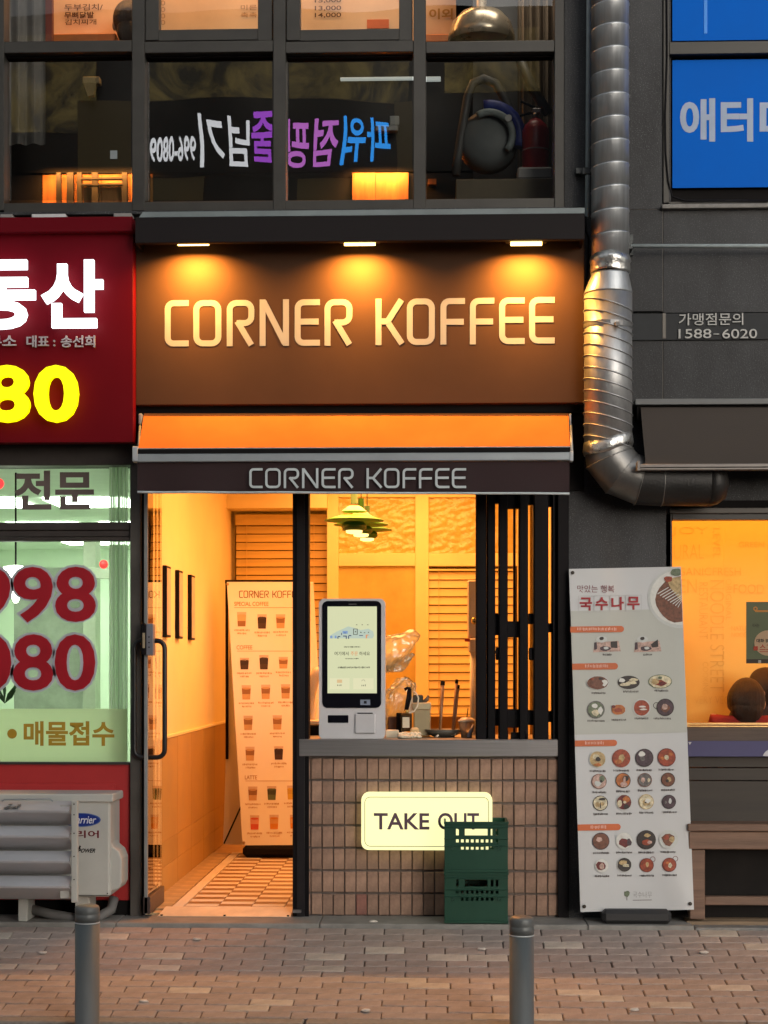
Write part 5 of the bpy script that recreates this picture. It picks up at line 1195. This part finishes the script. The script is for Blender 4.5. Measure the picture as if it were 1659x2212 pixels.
# thin conduit, rod and their brackets
pc2 = thing('conduit_pipe', 'thin pale conduit running down the wall beside the metal duct', 'pipe', at(1271, 460, -.07))
a, b = at(1276, -580, -.07), at(1269, 470, -.07); m = MB(); m.tube([a, b], .0135, 12); m.build('pipe', teal, pc2)
m = MB(); m.px(1244, 362, 1262, 375, -.04, .002, .002); m.px(1258, 361, 1278, 376, -.09, -.04, .003); m.build('clamp', M('clamp_dark', (.06, .065, .065), .4, .5), pc2)
rod = thing('wall_rod', 'pale horizontal rod fixed to the granite above the franchise phone number', 'rod', at(1520, 531, -.1))
m = MB(); m.tube([at(1362, 531.5, -.1), at(2300, 531.5, -.1)], .0115, 12); m.build('rod', teal, rod)
m = MB(); m.px(1357, 506, 1368, 552, -.02, .002, .002); a = at(1362, 531, -.1); m.box(a.x - .012, a.x + .012, -.11, -.018, a.z - .02, a.z + .02, .003); m.build('bracket', M('clamp_dark', (.06, .065, .065), .4, .5), rod)

# ------------------------------------------------------------------ blue filmed windows
bl = thing('blue_window', 'window covered in bright blue film lettered in pale Korean characters', 'window', at(1560, 440, .05))
bluem = M('blue_film', (.0, .115, .56), .6, var=.05, scale=2, spec=.08)
for v0, v1 in ((-560, 83), (125, 402)):
    m = MB(); m.px(1452.5, v0, 2300, v1, .03, .034, 0); m.build('film', bluem, bl)
m = MB(); m.px(1433, -560, 1446, 438, -.01, .08, .002); m.px(1446, 85, 2300, 112, -.01, .08, .003); m.px(1446, 432, 2300, 438, 0, .08); m.build('frame', bronze, bl)
m = MB(); m.px(1446, -560, 2300, 438, .06, .08); m.build('dark_gap', blackm, bl)
m = MB(); m.px(1430, 437, 2300, 446, -.04, .03, .003); m.build('sill', kerbm, bl)
pg_ = M('pale_blue_letter', (.30, .37, .50), .5)
b = MB(); b.ptext('애', 1469, 212, 1545, 306.5, .0285, .03); b.build('letter', pg_, bl)
b = MB(); b.ptext('터', 1557, 212, 1627, 306.5, .0285, .03); b.build('letter', pg_, bl)
b = MB(); b.ptext('미', 1641, 212, 1717, 306.5, .0285, .03); b.build('letter', pg_, bl)
b = MB(); b.px(1521, -60, 1528, 72, .0285, .03); b.build('letter', M('film_light_blue', (.01, .22, .75), .4), bl)
m = MB(); m.tube([at(u, v, -.015) for u, v in ((1440, -20), (1441, 120), (1437, 250), (1438, 330), (1443, 390), (1452, 425), (1480, 434), (1540, 433), (1660, 434))], .005, 6); tag(m.build('wire', black), 'black wire drooping around the blue window corner', 'wire')

# ------------------------------------------------------------------ strip sign on the granite
ss = thing('phone_sign', 'grey strip sign with pale Korean lettering and phone number 1588-6020', 'sign', at(1550, 703, -.01))
m = MB(); m.px(1366, 674.5, 2300, 732, -.012, .02, .002); m.build('strip', M('strip_grey', (.040, .042, .044), .6, var=.12, spec=.12), ss)
m = MB(); m.px(1431, 676, 1438.5, 731, -.016, -.010, .001); m.build('joint_trim', M('trim_tan', (.14, .125, .105), .5), ss)
pl = M('pale_letter', (.42, .42, .40), .5)
b = MB(); b.ptext('가맹점문의', 1466, 676.5, 1605, 703.5, -.014, .005, .008); b.build('lettering', pl, ss)
for tx_, ua_, ub_, va_, vb_ in (('1588', 1465.5, 1536, 711, 731.5), ('-', 1541, 1553, 721, 723), ('6020', 1560, 1635, 711, 731.5)):
    b = MB(); b.ptext(tx_, ua_, va_, ub_, vb_, -.014, .002, .008); b.build('numeral', pl, ss)

# ------------------------------------------------------------------ noodle shop: dark awning, window, wood
na = thing('noodle_awning', 'half furled dark awning with pale front bar above the orange window', 'awning', at(1560, 950, -.2))
m = MB(); m.px(1372, 859, 2300, 872, -.12, .0, .003); m.build('case_top', M('case_grey', (.12, .125, .125), .5), na)
m = MB(); m.px(1376, 872, 2300, 905, -.09, .0); m.build('case', blackm, na)
nf = M('awning_dark', (.046, .035, .027), .75, var=.08, scale=3, bump=.12, bscale=200)
f = MB(); q0 = []
for j in range(7):
    t = j / 6; q0.append([at((1384 + 11 * t) + (2300 - 1384 - 11 * t) * i / 12, 880 + 122 * t, -.10 - .24 * t) - Vector((0, 0, .012 * math.sin(math.pi * t) * (1 + .3 * math.sin(i)))) for i in range(13)])
for j in range(6):
    for i in range(12):
        fq = f.quad([q0[j + 1][i], q0[j + 1][i + 1], q0[j][i + 1], q0[j][i]]); fq.smooth = True
bmesh.ops.remove_doubles(f.bm, verts=f.bm.verts, dist=1e-5); f.build('fabric', nf, na)
m = MB(); m.px(1376, 1000, 2300, 1014, -.37, -.32, .004); m.px(1376, 996, 1383, 1017, -.375, -.318, .003); m.build('front_bar', M('bar_taupe', (.20, .18, .165), .45, .3), na)
m = MB(); m.px(1383, 1007, 2300, 1009, -.372, -.36); m.build('bar_groove', blackm, na)
nw = thing('noodle_shop', 'noodle shop front with wide orange lit window over dark wood', 'shop front', at(1560, 1560, .05))
m = MB(); fd = M('frame_dark', (.03, .026, .022), .5); m.px(1453, 1109, 2300, 1121, .0, .09); m.build('frame', fd, nw)
m = MB(); m.px(1447, 1096, 2300, 1108, -.02, .04, .003); m.build('frame_trim', M('frame_trim', (.07, .06, .05), .5), nw)
m = MB(); m.px(1438, 1109, 1452, 1575, .0, .09, .002); m.build('frame_post', fd, nw)
m = MB(); m.px(1449, 1080, 2300, 1096, .02, .1); m.build('frame_head', blackm, nw)
ngl = glass('noodle_glass', .06, (.98, .96, .92))
m = MB(); m.quad([at(1452, 1563, .06), at(2300, 1563, .06), at(2300, 1121, .06), at(1452, 1121, .06)]); m.build('pane', ngl, nw)
gild = M('gilt_strip', (.75, .50, .22), .3, .8)
m = MB(); m.px(1452, 1562, 2300, 1566, .02, .09, .001); m.px(1452, 1568, 2300, 1571, .01, .09, .001); m.build('gilt_sill', gild, nw)
dw = M('dark_wood', (.075, .048, .034), .6, var=.4, scale=3, stretch=(.6, 6, 9), bump=.15, bscale=20)
dw2 = M('dull_brown_board', (.040, .032, .025), .65, var=.25, scale=3, stretch=(.6, 5, 7))
m = MB(); m.px(1452, 1572, 2300, 1602, -.01, .09, .003); m.build('wood_sill', dw, nw)
for v0, v1 in ((1603, 1658), (1660, 1686), (1688, 1790), (1792, 1990)):
    m = MB(); m.px(1449, v0, 2300, v1, .01, .09, .002); m.build('board', dw2 if v0 < 1790 else M('under_bench_shade', (.014, .012, .011), .8, var=.3, spec=.15), nw)  # lowest board coloured near-black for the shade in the space under the bench
pb = thing('purple_strip', 'long purple banner strip hung under the noodle shop window', 'banner', at(1570, 1636, -.03))
m = MB(); m.px(1486, 1601, 2300, 1635, -.03, -.024, .001); m.build('strip', M('strip_purple', (.055, .05, .13), .6, var=.08), pb)
c = at(1668, 1641, -.031); m = MB(); m.prism([(c.x + .052 * math.cos(math.radians(a)), c.z + .052 * math.sin(math.radians(a)) + .006) for a in range(8, 176, 12)], -.032, -.030); m.build('white_emblem', M('emblem_white', (.5, .5, .52), .6), pb)
m = MB(); m.prism([(at(1487, 1603, -.031).x, at(1487, 1603, -.031).z), (at(1490, 1609, -.031).x, at(1490, 1609, -.031).z), (at(1494, 1603, -.031).x, at(1494, 1603, -.031).z)], -.032, -.030); m.build('tape_corner', M('emblem_white', (.5, .5, .52), .6), pb)
# room behind the orange window
nwall = M('noodle_wall_paint', (.80, .58, .16), .75, var=.04, scale=2)
NY = 1.15
m = MB(); m.box(1.1, 3.6, NY, NY + .06, -.05, 2.7); nwl = struct('noodle_back_wall', m, nwall)
m = MB(); m.box(1.1, 3.6, .1, NY, 2.6, 2.7); struct('noodle_ceiling', m, nwall)
m = MB(); m.box(1.1, 1.16, .1, NY, -.05, 2.6); m.box(3.5, 3.56, .1, NY, -.05, 2.6); struct('noodle_side_wall', m, nwall)
m = MB(); m.box(1.16, 3.5, .1, NY, -.1, .0); struct('noodle_floor', m, dw)
etch = M('etched_tan', (.74, .51, .13), .7)
def nt_(txt, u0, v0, u1, v1, rot=0, bold=-.012):
    b = MB(); b.ptext(txt, u0, v0, u1, v1, NY - .003, bold, 0, 0, 0, rot); c = b.build('lettering', etch, None); c.parent = nwl
nt_('JOY', 1450, 1138, 1530, 1158); nt_('URAL', 1456, 1176, 1520, 1207); nt_('RGANIC', 1452, 1226, 1536, 1243); nt_('FRESH', 1540, 1226, 1600, 1243); nt_('EEN', 1452, 1251, 1505, 1280)
nt_('NOODLE STREET', 1534, 1253, 1565, 1494, -90); nt_('RESTAURANT', 1510, 1258, 1529, 1380, -90); nt_('COOKING', 1518, 1430, 1530, 1500, -90); nt_('ORIGINAL', 1568, 1250, 1580, 1340, -90)
nt_('LEVEL', 1541, 1140, 1556, 1205, -90); nt_('GREEN', 1596, 1170, 1650, 1182); nt_('FOOD', 1585, 1262, 1650, 1282); nt_('NATURAL', 1580, 1352, 1632, 1362); nt_('NOODLES', 1580, 1366, 1632, 1376); nt_('VERY VEGAN', 1500, 1504, 1600, 1520)
area('noodle_light', (2.1, .62, 2.58), (0, 0, 0), 2.0, .6, NOOD_W, (1.0, .35, .07))
po = thing('window_poster', 'green poster with pale round patch taped inside the orange window', 'poster', at(1640, 1433, .09))
m = MB(); m.px(1612, 1300, 1740, 1424, .085, .088); m.build('sheet', M('poster_green', (.13, .17, .10), .6, var=.08), po)
m = MB(); m.px(1612, 1424, 1740, 1433, .0845, .088); m.build('foot_band', M('poster_black', (.04, .03, .025), .6), po)
c = at(1659, 1389, .083); m = MB(); m.prism([(c.x + .075 * math.cos(a * math.pi / 14), c.z + .070 * math.sin(a * math.pi / 14)) for a in range(28)], .083, .085); m.build('round_patch', M('patch_cream', (.60, .42, .28), .6), po)
pk = M('poster_ink', (.02, .02, .02), .6); prd = M('poster_red', (.5, .06, .03), .6)
b = MB(); b.ptext('식사는', 1625, 1347, 1640, 1355, .0835, .01); b.build('lettering', pk, po)
b = MB(); b.ptext('대화 많', 1634, 1380, 1662, 1388, .0815, .03); b.build('lettering', pk, po)
b = MB(); b.ptext('스그', 1641, 1392, 1668, 1404, .0815, .02); b.build('lettering', prd, po)
m = MB(); m.px(1628, 1396, 1637, 1405, .0815, .083); m.px(1641, 1407, 1700, 1408.5, .0815, .083); m.build('red_mark', prd, po)
c = at(1632, 1315, .0835); m = MB(); m.stroke([(c.x + .009 * math.cos(a * math.pi / 8), c.z + .009 * math.sin(a * math.pi / 8)) for a in range(16)], .006, .0835, .085, True); m.px(1631, 1318, 1700, 1322, .0835, .085); m.build('orange_mark', M('poster_orange', (.70, .30, .06), .6), po)
m = MB(); m.px(1638, 1426, 1644, 1432, .083, .0845); m.px(1666, 1426, 1672, 1432, .083, .0845); m.build('white_icon', M('emblem_white', (.5, .5, .52), .6), po)
redc = M('red_cloth', (.32, .02, .02), .8, var=.1); drkc = M('dark_cloth', (.04, .03, .03), .8, var=.1)
p = at(1612, 1500, .38); person('person', 'dark haired person in red seated with back to the orange window', (p.x, .38, .42), at(1612, 1480, .38).z, 3.0, redc, hairm)
p = at(1652, 1470, .80); person('person', 'dark haired person seated facing the street behind the one in red', (p.x, .80, .42), at(1650, 1455, .80).z, -.3, drkc, hairm)

# bench in front
be = thing('wooden_bench', 'brown wooden bench below the noodle shop window', 'bench', at(1580, 1985, -.2))
bw2 = M('bench_wood', (.165, .095, .062), .6, var=.3, scale=3, stretch=(.5, 6, 7), bump=.2, bscale=25)
m = MB(); m.px(1486, 1781, 2300, 1797, -.17, .0, .004); m.build('seat_plank', bw2, be)
m = MB(); m.px(1488, 1798, 2300, 1836, -.16, -.12, .004); m.build('apron', bw2, be)
m = MB(); m.px(1490, 1836, 1523, 1986, -.155, -.11, .004); m.build('leg', bw2, be)
m = MB(); m.px(1523, 1938, 2300, 1957, -.12, -.08, .003); m.build('stretcher', bw2, be)
m = MB(); m.px(1486, 1836, 1500, 1975, -.03, .0, .003); m.build('leg', bw2, be)
dk_ = thing('wood_deck', 'pale worn wooden deck strip under the bench', 'deck', at(1580, 1990, -.1))
for y0 in (-.155, -.075):
    m = MB(); m.box(at(1480, 1990, -.1).x, 4, y0, y0 + .075, -.04, .004, .003); m.build('plank', M('deck_wood', (.26, .18, .11), .7, var=.4, scale=5, stretch=(.5, 6, 6)), dk_)

# ------------------------------------------------------------------ noodle menu banner on its stand
nb = thing('noodle_banner', 'tall white noodle menu banner leaning against the granite wall', 'banner', at(1375, 1990, -.12))
NTL, NTR, NBR, NBL = (1229, 1229), (1471, 1224), (1499, 1965), (1254, 1970)
def npt(u, v, l=0):
    t = (v - 1226) / 742; s_ = (u - 1229 - 26 * t) / 244
    return at(u, v, -.06 - .12 * t + .010 * math.sin(s_ * 3.1) * (1 - .3 * t) - .012 * math.exp(-((s_ - .95 + (1 - t) * 1.2) ** 2) * 60) * max(0, t - .75) * 4 - .0016 * l)
npap = M('noodle_paper', (.52, .53, .535), .38, var=.03, scale=2, spec=.5)
f = MB(); na_, nb_ = 16, 36; G = []
for j in range(nb_ + 1):
    G.append([npt(*lerp(lerp(NTL, NTR, i / na_), lerp(NBL, NBR, i / na_), j / nb_)) for i in range(na_ + 1)])
for j in range(nb_):
    for i in range(na_):
        q = f.quad([G[j + 1][i], G[j + 1][i + 1], G[j][i + 1], G[j][i]]); q.smooth = True
bmesh.ops.remove_doubles(f.bm, verts=f.bm.verts, dist=1e-5); f.build('sheet', npap, nb)
m = MB(); a, b = at(1300, 1992, -.2), at(1449, 1966, -.2); m.box(a.x, b.x, -.24, -.06, .0, at(1370, 1964, -.2).z, .02); m.build('base', M('base_black', (.02, .02, .021), .6), nb)
m = MB(); m.tube([at(1375, 1970, -.05) , at(1352, 1240, .0) + Vector((0, -.01, 0))], .010, 8); m.build('pole', black, nb)
def npoly(mbx, pts, mi, l): mbx.quad([npt(u, v, l) for u, v in reversed(pts)], mi)
ptint = M('band_paper', (.44, .45, .41), .45, var=.03)
m = MB()
for j in range(12):
    for i in range(8):
        v0, v1 = 1316 + 267 * j / 12, 1316 + 267 * (j + 1) / 12
        q = []
        for (ii, vv_) in ((i, v1), (i + 1, v1), (i + 1, v0), (i, v0)):
            t = (vv_ - 1226) / 742; u0_, u1_ = 1229.4 + 25 * t, 1470.6 + 28 * t; q.append(npt(u0_ + (u1_ - u0_) * ii / 8, vv_ + (4 - 5 * ii / 8), 1))
        m.quad(q)
m.build('tinted_band', ptint, nb, fixn=False)
nred = M('noodle_red', (.33, .02, .028), .5); nplum = M('noodle_plum', (.20, .045, .06), .5); ninko = M('noodle_ink', (.07, .055, .05), .5); tabm = M('tab_orange', (.52, .115, .03), .5); tabl = M('tab_pale', (.72, .42, .34), .5)
def ntext(txt, u0, v0, u1, v1, mat, bold=0, nm='lettering'):
    y = npt((u0 + u1) / 2, (v0 + v1) / 2, 3).y; b = MB(); b.ptext(txt, u0, v0, u1, v1, y, bold); b.build(nm, mat, nb)
ntext('맛있는 행복', 1247, 1264, 1327, 1280, nplum, .0)
m = MB()
for k in range(4):
    u0 = 1249 + 34.3 * k; y = 1287 - .6 * k
    for q in (((u0, y), (u0 + 33, y), (u0 + 33, y + .8), (u0, y + .8)), ((u0, y + 35), (u0 + 33, y + 35), (u0 + 33, y + 35.8), (u0, y + 35.8)), ((u0, y), (u0 + .8, y), (u0 + .8, y + 35), (u0, y + 35)), ((u0 + 33, y), (u0 + 33.8, y), (u0 + 33.8, y + 35), (u0 + 33, y + 35))): npoly(m, q, 0, 2)
m.build('letter_boxes', M('box_line_grey', (.42, .42, .42), .5), nb, fixn=False)
for k, ch in enumerate('국수나무'):
    ntext(ch, 1252 + 34.3 * k, 1290.5 - .6 * k, 1279 + 34.3 * k, 1319 - .6 * k, nred, .035, 'letter')
for (u0, u1, v0, v1, t0, t1) in ((1232, 1348, 1352, 1365.5, 1247, 1332), (1236, 1335, 1432, 1446, 1264, 1312), (1242, 1333, 1598, 1611.5, 1264, 1304), (1248, 1341, 1779.5, 1793.5, 1276, 1309)):
    m = MB(); r_ = (v1 - v0) / 2
    npoly(m, [(u0, v0 + 1.5), (u1 - r_, v0)] + [(u1 - r_ + r_ * math.sin(a), v0 + r_ - r_ * math.cos(a)) for a in [math.pi * i / 8 for i in range(1, 8)]] + [(u1 - r_, v1), (u0, v1 + 1)], 0, 3)
    m.build('section_tab', tabm, nb, fixn=False)
    m = MB(); ticks(m, t0, t1, v0 + 3, v1 - 3, npt, 4, 3.2); m.build('tab_caption', tabl, nb, fixn=False)
FOOD = {}
def food(n, c, v=.45, s=60): FOOD[n] = M('food_' + n, c, .5, var=v, scale=s); return FOOD[n]
food('brown', (.15, .055, .03)); food('red', (.28, .05, .02)); food('dark', (.03, .022, .02)); food('grey', (.12, .11, .105), .6); food('tan', (.42, .30, .14)); food('cream', (.56, .50, .34)); food('white', (.62, .62, .58), .08); food('green', (.12, .15, .09)); food('pink', (.45, .30, .25)); food('maroon', (.12, .015, .015)); food('orange', (.42, .13, .03)); food('rim', (.50, .52, .50), .06); food('plum', (.06, .035, .045))
def blob(u, v, ru, rv, n, seed, wob=.18):
    r = random.Random(seed); return [(u + ru * (1 + r.uniform(-wob, wob)) * math.cos(2 * math.pi * k / n), v + rv * (1 + r.uniform(-wob, wob)) * math.sin(2 * math.pi * k / n)) for k in range(n)]
def dish(u, v, r, rim, base, bits, rv=None, handle=None, rimk=1.12):
    mb_ = MB(); names = [rim, base] + [b[0] for b in bits]; rv = rv or r; sd = int(u * 7 + v)
    if handle:
        hu, hv = handle; ringp = ring(u + hu, v + hv, r * .42, r * .42, 14); inn = ring(u + hu, v + hv, r * .34, r * .34, 14)
        for k in range(14): npoly(mb_, [ringp[k], ringp[(k + 1) % 14], inn[(k + 1) % 14], inn[k]], 0, 2)
        mb_.bm.faces.ensure_lookup_table()
    npoly(mb_, ring(u, v, r * rimk, rv * rimk, 22), 0, 3); npoly(mb_, blob(u, v, r, rv, 20, sd, .03), 1, 4)
    for k, (nm, du_, dv_, bu, bv) in enumerate(bits): npoly(mb_, blob(u + du_ * r, v + dv_ * rv, bu * r, bv * rv, 9, sd + k, .2), 2 + k, 5 + k)
    mb_.build('printed_dish', [FOOD[n] for n in names], nb, fixn=False)
cap = MB()
def caption(u, v, w): ticks(cap, u - w, u + w, v - 2.6, v + 2.6, npt, 2, 2.4)
# the big plate that runs off the sheet's edge
def clipu(pts):
    out = []
    for u, v in pts:
        t = (v - 1226) / 742; out.append((min(u, 1470 + 28 * t), v))
    return out
mb_ = MB(); npoly(mb_, clipu(ring(1470, 1291, 71, 66, 30)), 0, 2); npoly(mb_, clipu(ring(1470, 1290, 66, 60, 30)), 1, 3)
npoly(mb_, clipu(blob(1470, 1295, 53, 50, 24, 4, .04)), 2, 4); npoly(mb_, clipu([(1440, 1250), (1472, 1246), (1474, 1300), (1460, 1285), (1448, 1270)]), 3, 5); npoly(mb_, blob(1444, 1251, 9, 7, 9, 3), 4, 6)
npoly(mb_, clipu(blob(1462, 1236, 14, 9, 10, 8)), 5, 6)
for k in range(9):
    ua, va = 1420 + 5.5 * k, 1282 + 3.6 * k; npoly(mb_, clipu([(ua, va), (ua + 24, va - 14), (ua + 24.5, va - 12.6), (ua + .5, va + 2)]), 1, 7)
mb_.build('printed_plate', [FOOD['rim'], FOOD['white'], FOOD['brown'], FOOD['tan'], FOOD['red'], FOOD['green']], nb, fixn=False)
# two trays
for k, u in enumerate((1311, 1399)):
    t_ = MB(); npoly(t_, [(u - 26, 1388), (u + 25, 1384), (u + 30, 1407), (u - 30, 1409)], 0, 2); npoly(t_, blob(u - 11, 1381, 12, 7, 12, 3, .05), 1, 3); npoly(t_, blob(u - 11, 1379, 5, 4, 8, 4), 2, 4); npoly(t_, [(u + 8, 1386), (u + 22, 1385), (u + 23, 1400), (u + 9, 1399)] if k == 0 else [(u + 7, 1392), (u + 22, 1381), (u + 23, 1397), (u + 10, 1399)], 2, 4); npoly(t_, [(u - 27, 1388), (u - 22, 1387), (u - 21, 1402), (u - 27, 1404)], 3, 4); npoly(t_, blob(u - 4, 1401, 12, 5, 10, 6), 3, 4); npoly(t_, blob(u - 2, 1400, 6, 3, 10, 7), 1, 5)
    t_.build('printed_tray', [FOOD['pink'], FOOD['rim'], FOOD['dark'], FOOD['plum']], nb, fixn=False); caption(u, 1414, 9)
dish(1291, 1475, 23, 'rim', 'brown', (('white', .62, 0, .32, .5), ('brown', -.15, .1, .6, .55), ('dark', .3, -.65, .2, .2), ('red', -.5, -.6, .15, .15)), 14, rimk=1.06); caption(1293, 1497, 15)
dish(1358, 1474, 23, 'dark', 'dark', (('cream', -.35, .35, .5, .25), ('cream', .25, .05, .55, .25), ('cream', .45, -.4, .4, .25), ('white', -.65, -.3, .3, .35)), 14, rimk=1.04); caption(1362, 1494, 16)
dish(1426, 1472, 24, 'green', 'cream', (('red', .0, .25, .6, .45), ('tan', -.45, 0, .35, .4), ('maroon', .2, .3, .3, .3), ('green', .0, -.6, .2, .2)), 14, rimk=1.08); caption(1429, 1492, 15)
dish(1287, 1533, 17, 'grey', 'green', (('white', -.1, -.5, .4, .3), ('cream', 0, .4, .5, .4), ('white', .6, .1, .3, .5)), rimk=1.14); caption(1287, 1557, 18)
dish(1336, 1533, 15, 'white', 'orange', (('red', .0, .1, .6, .4), ('maroon', -.7, -.6, .25, .3)), 11, rimk=1.02); caption(1336, 1555, 15)
dish(1386, 1529, 17, 'rim', 'red', (('white', .1, -.15, .45, .12), ('white', .2, .2, .45, .12)), rimk=1.16); caption(1386, 1552, 15)
dish(1437, 1528, 17, 'dark', 'plum', (('brown', .0, .1, .6, .5), ('pink', -.05, -.05, .4, .4)), handle=(-19, -4), rimk=1.12); caption(1430, 1552, 18)
Y1 = ((1291, 1640, 17, 'rim', 'tan', (('cream', -.2, -.3, .5, .35), ('dark', .05, 0, .35, .3), ('orange', 0, .7, .5, .2))), (1342, 1638, 18, 'red', 'red', (('tan', .05, -.05, .35, .5), ('orange', -.4, .4, .4, .3))), (1392, 1637, 18, 'dark', 'plum', (('white', -.3, -.45, .4, .3), ('grey', -.2, .1, .3, .3))), (1440, 1636, 18, 'maroon', 'red', (('cream', 0, 0, .3, .3), ('orange', -.5, .1, .25, .2), ('orange', .5, -.4, .25, .2))),
      (1294, 1688, 15, 'brown', 'pink', (('green', .4, -.4, .45, .45), ('rim', -.2, .3, .5, .4), ('dark', .3, 0, .2, .2))), (1346, 1686, 15, 'dark', 'orange', (('dark', .4, -.3, .5, .5), ('pink', .1, .6, .5, .4), ('pink', .2, 0, .18, .6))), (1393, 1685, 14, 'brown', 'grey', (('pink', -.3, 0, .3, .4), ('cream', .6, 0, .2, .3))), (1443, 1684, 14, 'dark', 'brown', (('tan', .2, 0, .3, .4), ('dark', -.1, .2, .25, .25))),
      (1297, 1735, 15, 'dark', 'cream', (('tan', -.4, .2, .35, .4), ('dark', 0, .3, .08, .5), ('tan', .3, .1, .3, .3), ('dark', .3, -.6, .5, .2))), (1348, 1733, 16, 'rim', 'maroon', (('cream', -.6, .2, .35, .5), ('orange', .3, -.4, .5, .4), ('dark', .3, .6, .4, .3), ('cream', .1, 0, .2, .2))), (1396, 1732, 15, 'tan', 'cream', (('tan', 0, .1, .6, .5), ('white', .2, -.15, .4, .35), ('dark', -.1, .1, .15, .1))), (1445, 1732, 14, 'dark', 'plum', (('rim', .2, -.1, .25, .4), ('grey', -.5, .1, .2, .25))),
      (1298, 1817, 17, 'plum', 'brown', (('pink', -.2, -.2, .4, .3), ('brown', .2, .3, .5, .4))), (1348, 1816, 17, 'rim', 'white', (('maroon', .05, .25, .65, .6), ('plum', .65, .2, .3, .5), ('white', 0, -.55, .3, .3))), (1396, 1814, 19, 'dark', 'dark', (('red', 0, .3, .5, .4), ('tan', .1, -.5, .4, .2), ('pink', .4, .3, .3, .2))), (1444, 1813, 19, 'rim', 'rim', (('brown', 0, .05, .75, .65), ('tan', .4, 0, .3, .35), ('red', -.2, -.2, .3, .3))),
      (1300, 1870, 14, 'rim', 'white', (('maroon', -.15, .05, .7, .7), ('pink', .0, .1, .4, .5))), (1349, 1868, 15, 'rim', 'dark', (('tan', -.2, -.3, .6, .35), ('cream', .2, .1, .5, .25))), (1397, 1869, 14, 'maroon', 'red', (('tan', .1, -.1, .25, .4),), (13, -13)), (1446, 1868, 14, 'maroon', 'red', (('cream', .1, .1, .3, .4), ('orange', -.3, -.3, .25, .2)), (13, -13)))
for it in Y1:
    u, v, r, rim, base, bits = it[:6]; dish(u, v, r, rim, base, bits, handle=it[6] if len(it) > 6 else None, rimk=1.10)
    caption(u, v + r + 8.5, 17 if r > 15 else 15)
cap.build('printed_captions', ninko, nb, fixn=False)['kind'] = 'stuff'
ntext('국수나무', 1367, 1926, 1408, 1939, ninko, -.02)
m = MB(); npoly(m, [(1367, 1944), (1408, 1943.4), (1408, 1944.6), (1367, 1945.2)], 0, 2); npoly(m, [(1353.5, 1930), (1354.8, 1930), (1354.8, 1945), (1353.5, 1945)], 0, 2); m.build('underline', ninko, nb, fixn=False)
m = MB(); npoly(m, blob(1354, 1931, 6.5, 6.5, 13, 4, .25), 0, 2); m.build('tree_emblem', FOOD['green'], nb, fixn=False)
for u, v in ((1237, 1237), (1464, 1232), (1262, 1958), (1491, 1952)):
    c = npt(u, v, 2); m = MB(); m.lathe(c, [(.010, 0), (.010, .005), (.004, .005)], 12, axis='Y'); m.build('eyelet', M('eyelet_dark', (.06, .05, .04), .4, .4), nb)

# ------------------------------------------------------------------ bollards
bom = M('bollard_grey', (.10, .116, .122), .42, .1, var=.2, scale=4, stretch=(2, 2, .5), bump=.05)
bcm = M('bollard_cap', (.125, .132, .13), .45, .2, var=.15)
for u, vt, vr, lb in ((188.5, 1954, 1992, 'grey round bollard standing in front of the air conditioner'), (1127, 1979, 2019, 'grey round bollard standing in front of the green crates and banner')):
    y = -1.72; c = at(u, vt, y); zt = c.z; zg = pz(y) - .012; r = 26.5 / sc(y); zr = at(u, vr, y).z
    t = thing('bollard', lb, 'bollard', (c.x, y, zg), 'grey bollards along the kerb')
    o = Vector((c.x, y, 0))
    m = MB(); m.lathe(o, [(r * 1.12, zg), (r * 1.12, zg + .02), (r, zg + .022), (r, zr - .003)], 36); m.build('post', bom, t)
    m = MB(); m.lathe(o, [(r + .0012, zr - .003), (r + .0012, zr + .002)], 36); m.build('reflective_ring', M('ring_white', (.55, .57, .57), .4), t)
    m = MB(); m.lathe(o, [(r, zr + .002), (r, zr + .035), (r - .002, zr + .038), (r, zr + .042), (r, zt - .016), (r - .004, zt - .006), (r - .014, zt - .001), (.004, zt)], 36); m.build('cap', bcm, t)
# scraps of litter on the paving
for k, (u, v, lb) in enumerate(((92, 2006 + 60, 'pale scrap of litter on the paving near the first bollard'), (1040, 2054, 'pale scrap of litter lying on the middle of the paving'), (805, 2000, 'small white stone at the doorstep edge'), (425, 2038, 'pale flake of litter near the doorstep in front of the doorway'), (1520, 2058, 'pale flake of litter on the paving before the noodle banner'), (1370, 2180, 'tiny pale flake of litter beside the kerb near the second bollard'), (790, 2186, 'dark scrap of litter at the kerb below the doorway'), (310, 2170, 'tiny pale flake of litter by the kerb near the first bollard'))):
    d_ = 8.7 - .006776 * (v - 2015); y = d_ - 9; c = at(u, v, y); c.z = pz(y) + .006
    m = MB(); m.sphere(c, (.024, .016, .008), u=8, v=5)
    for vv_ in m.bm.verts: vv_.co += Vector((random.uniform(-.005, .005), random.uniform(-.004, .004), random.uniform(-.002, .002)))
    tag(m.build('litter_scrap', M('litter_white', (.55, .5, .45), .8, var=.2, scale=30)), lb, 'litter')
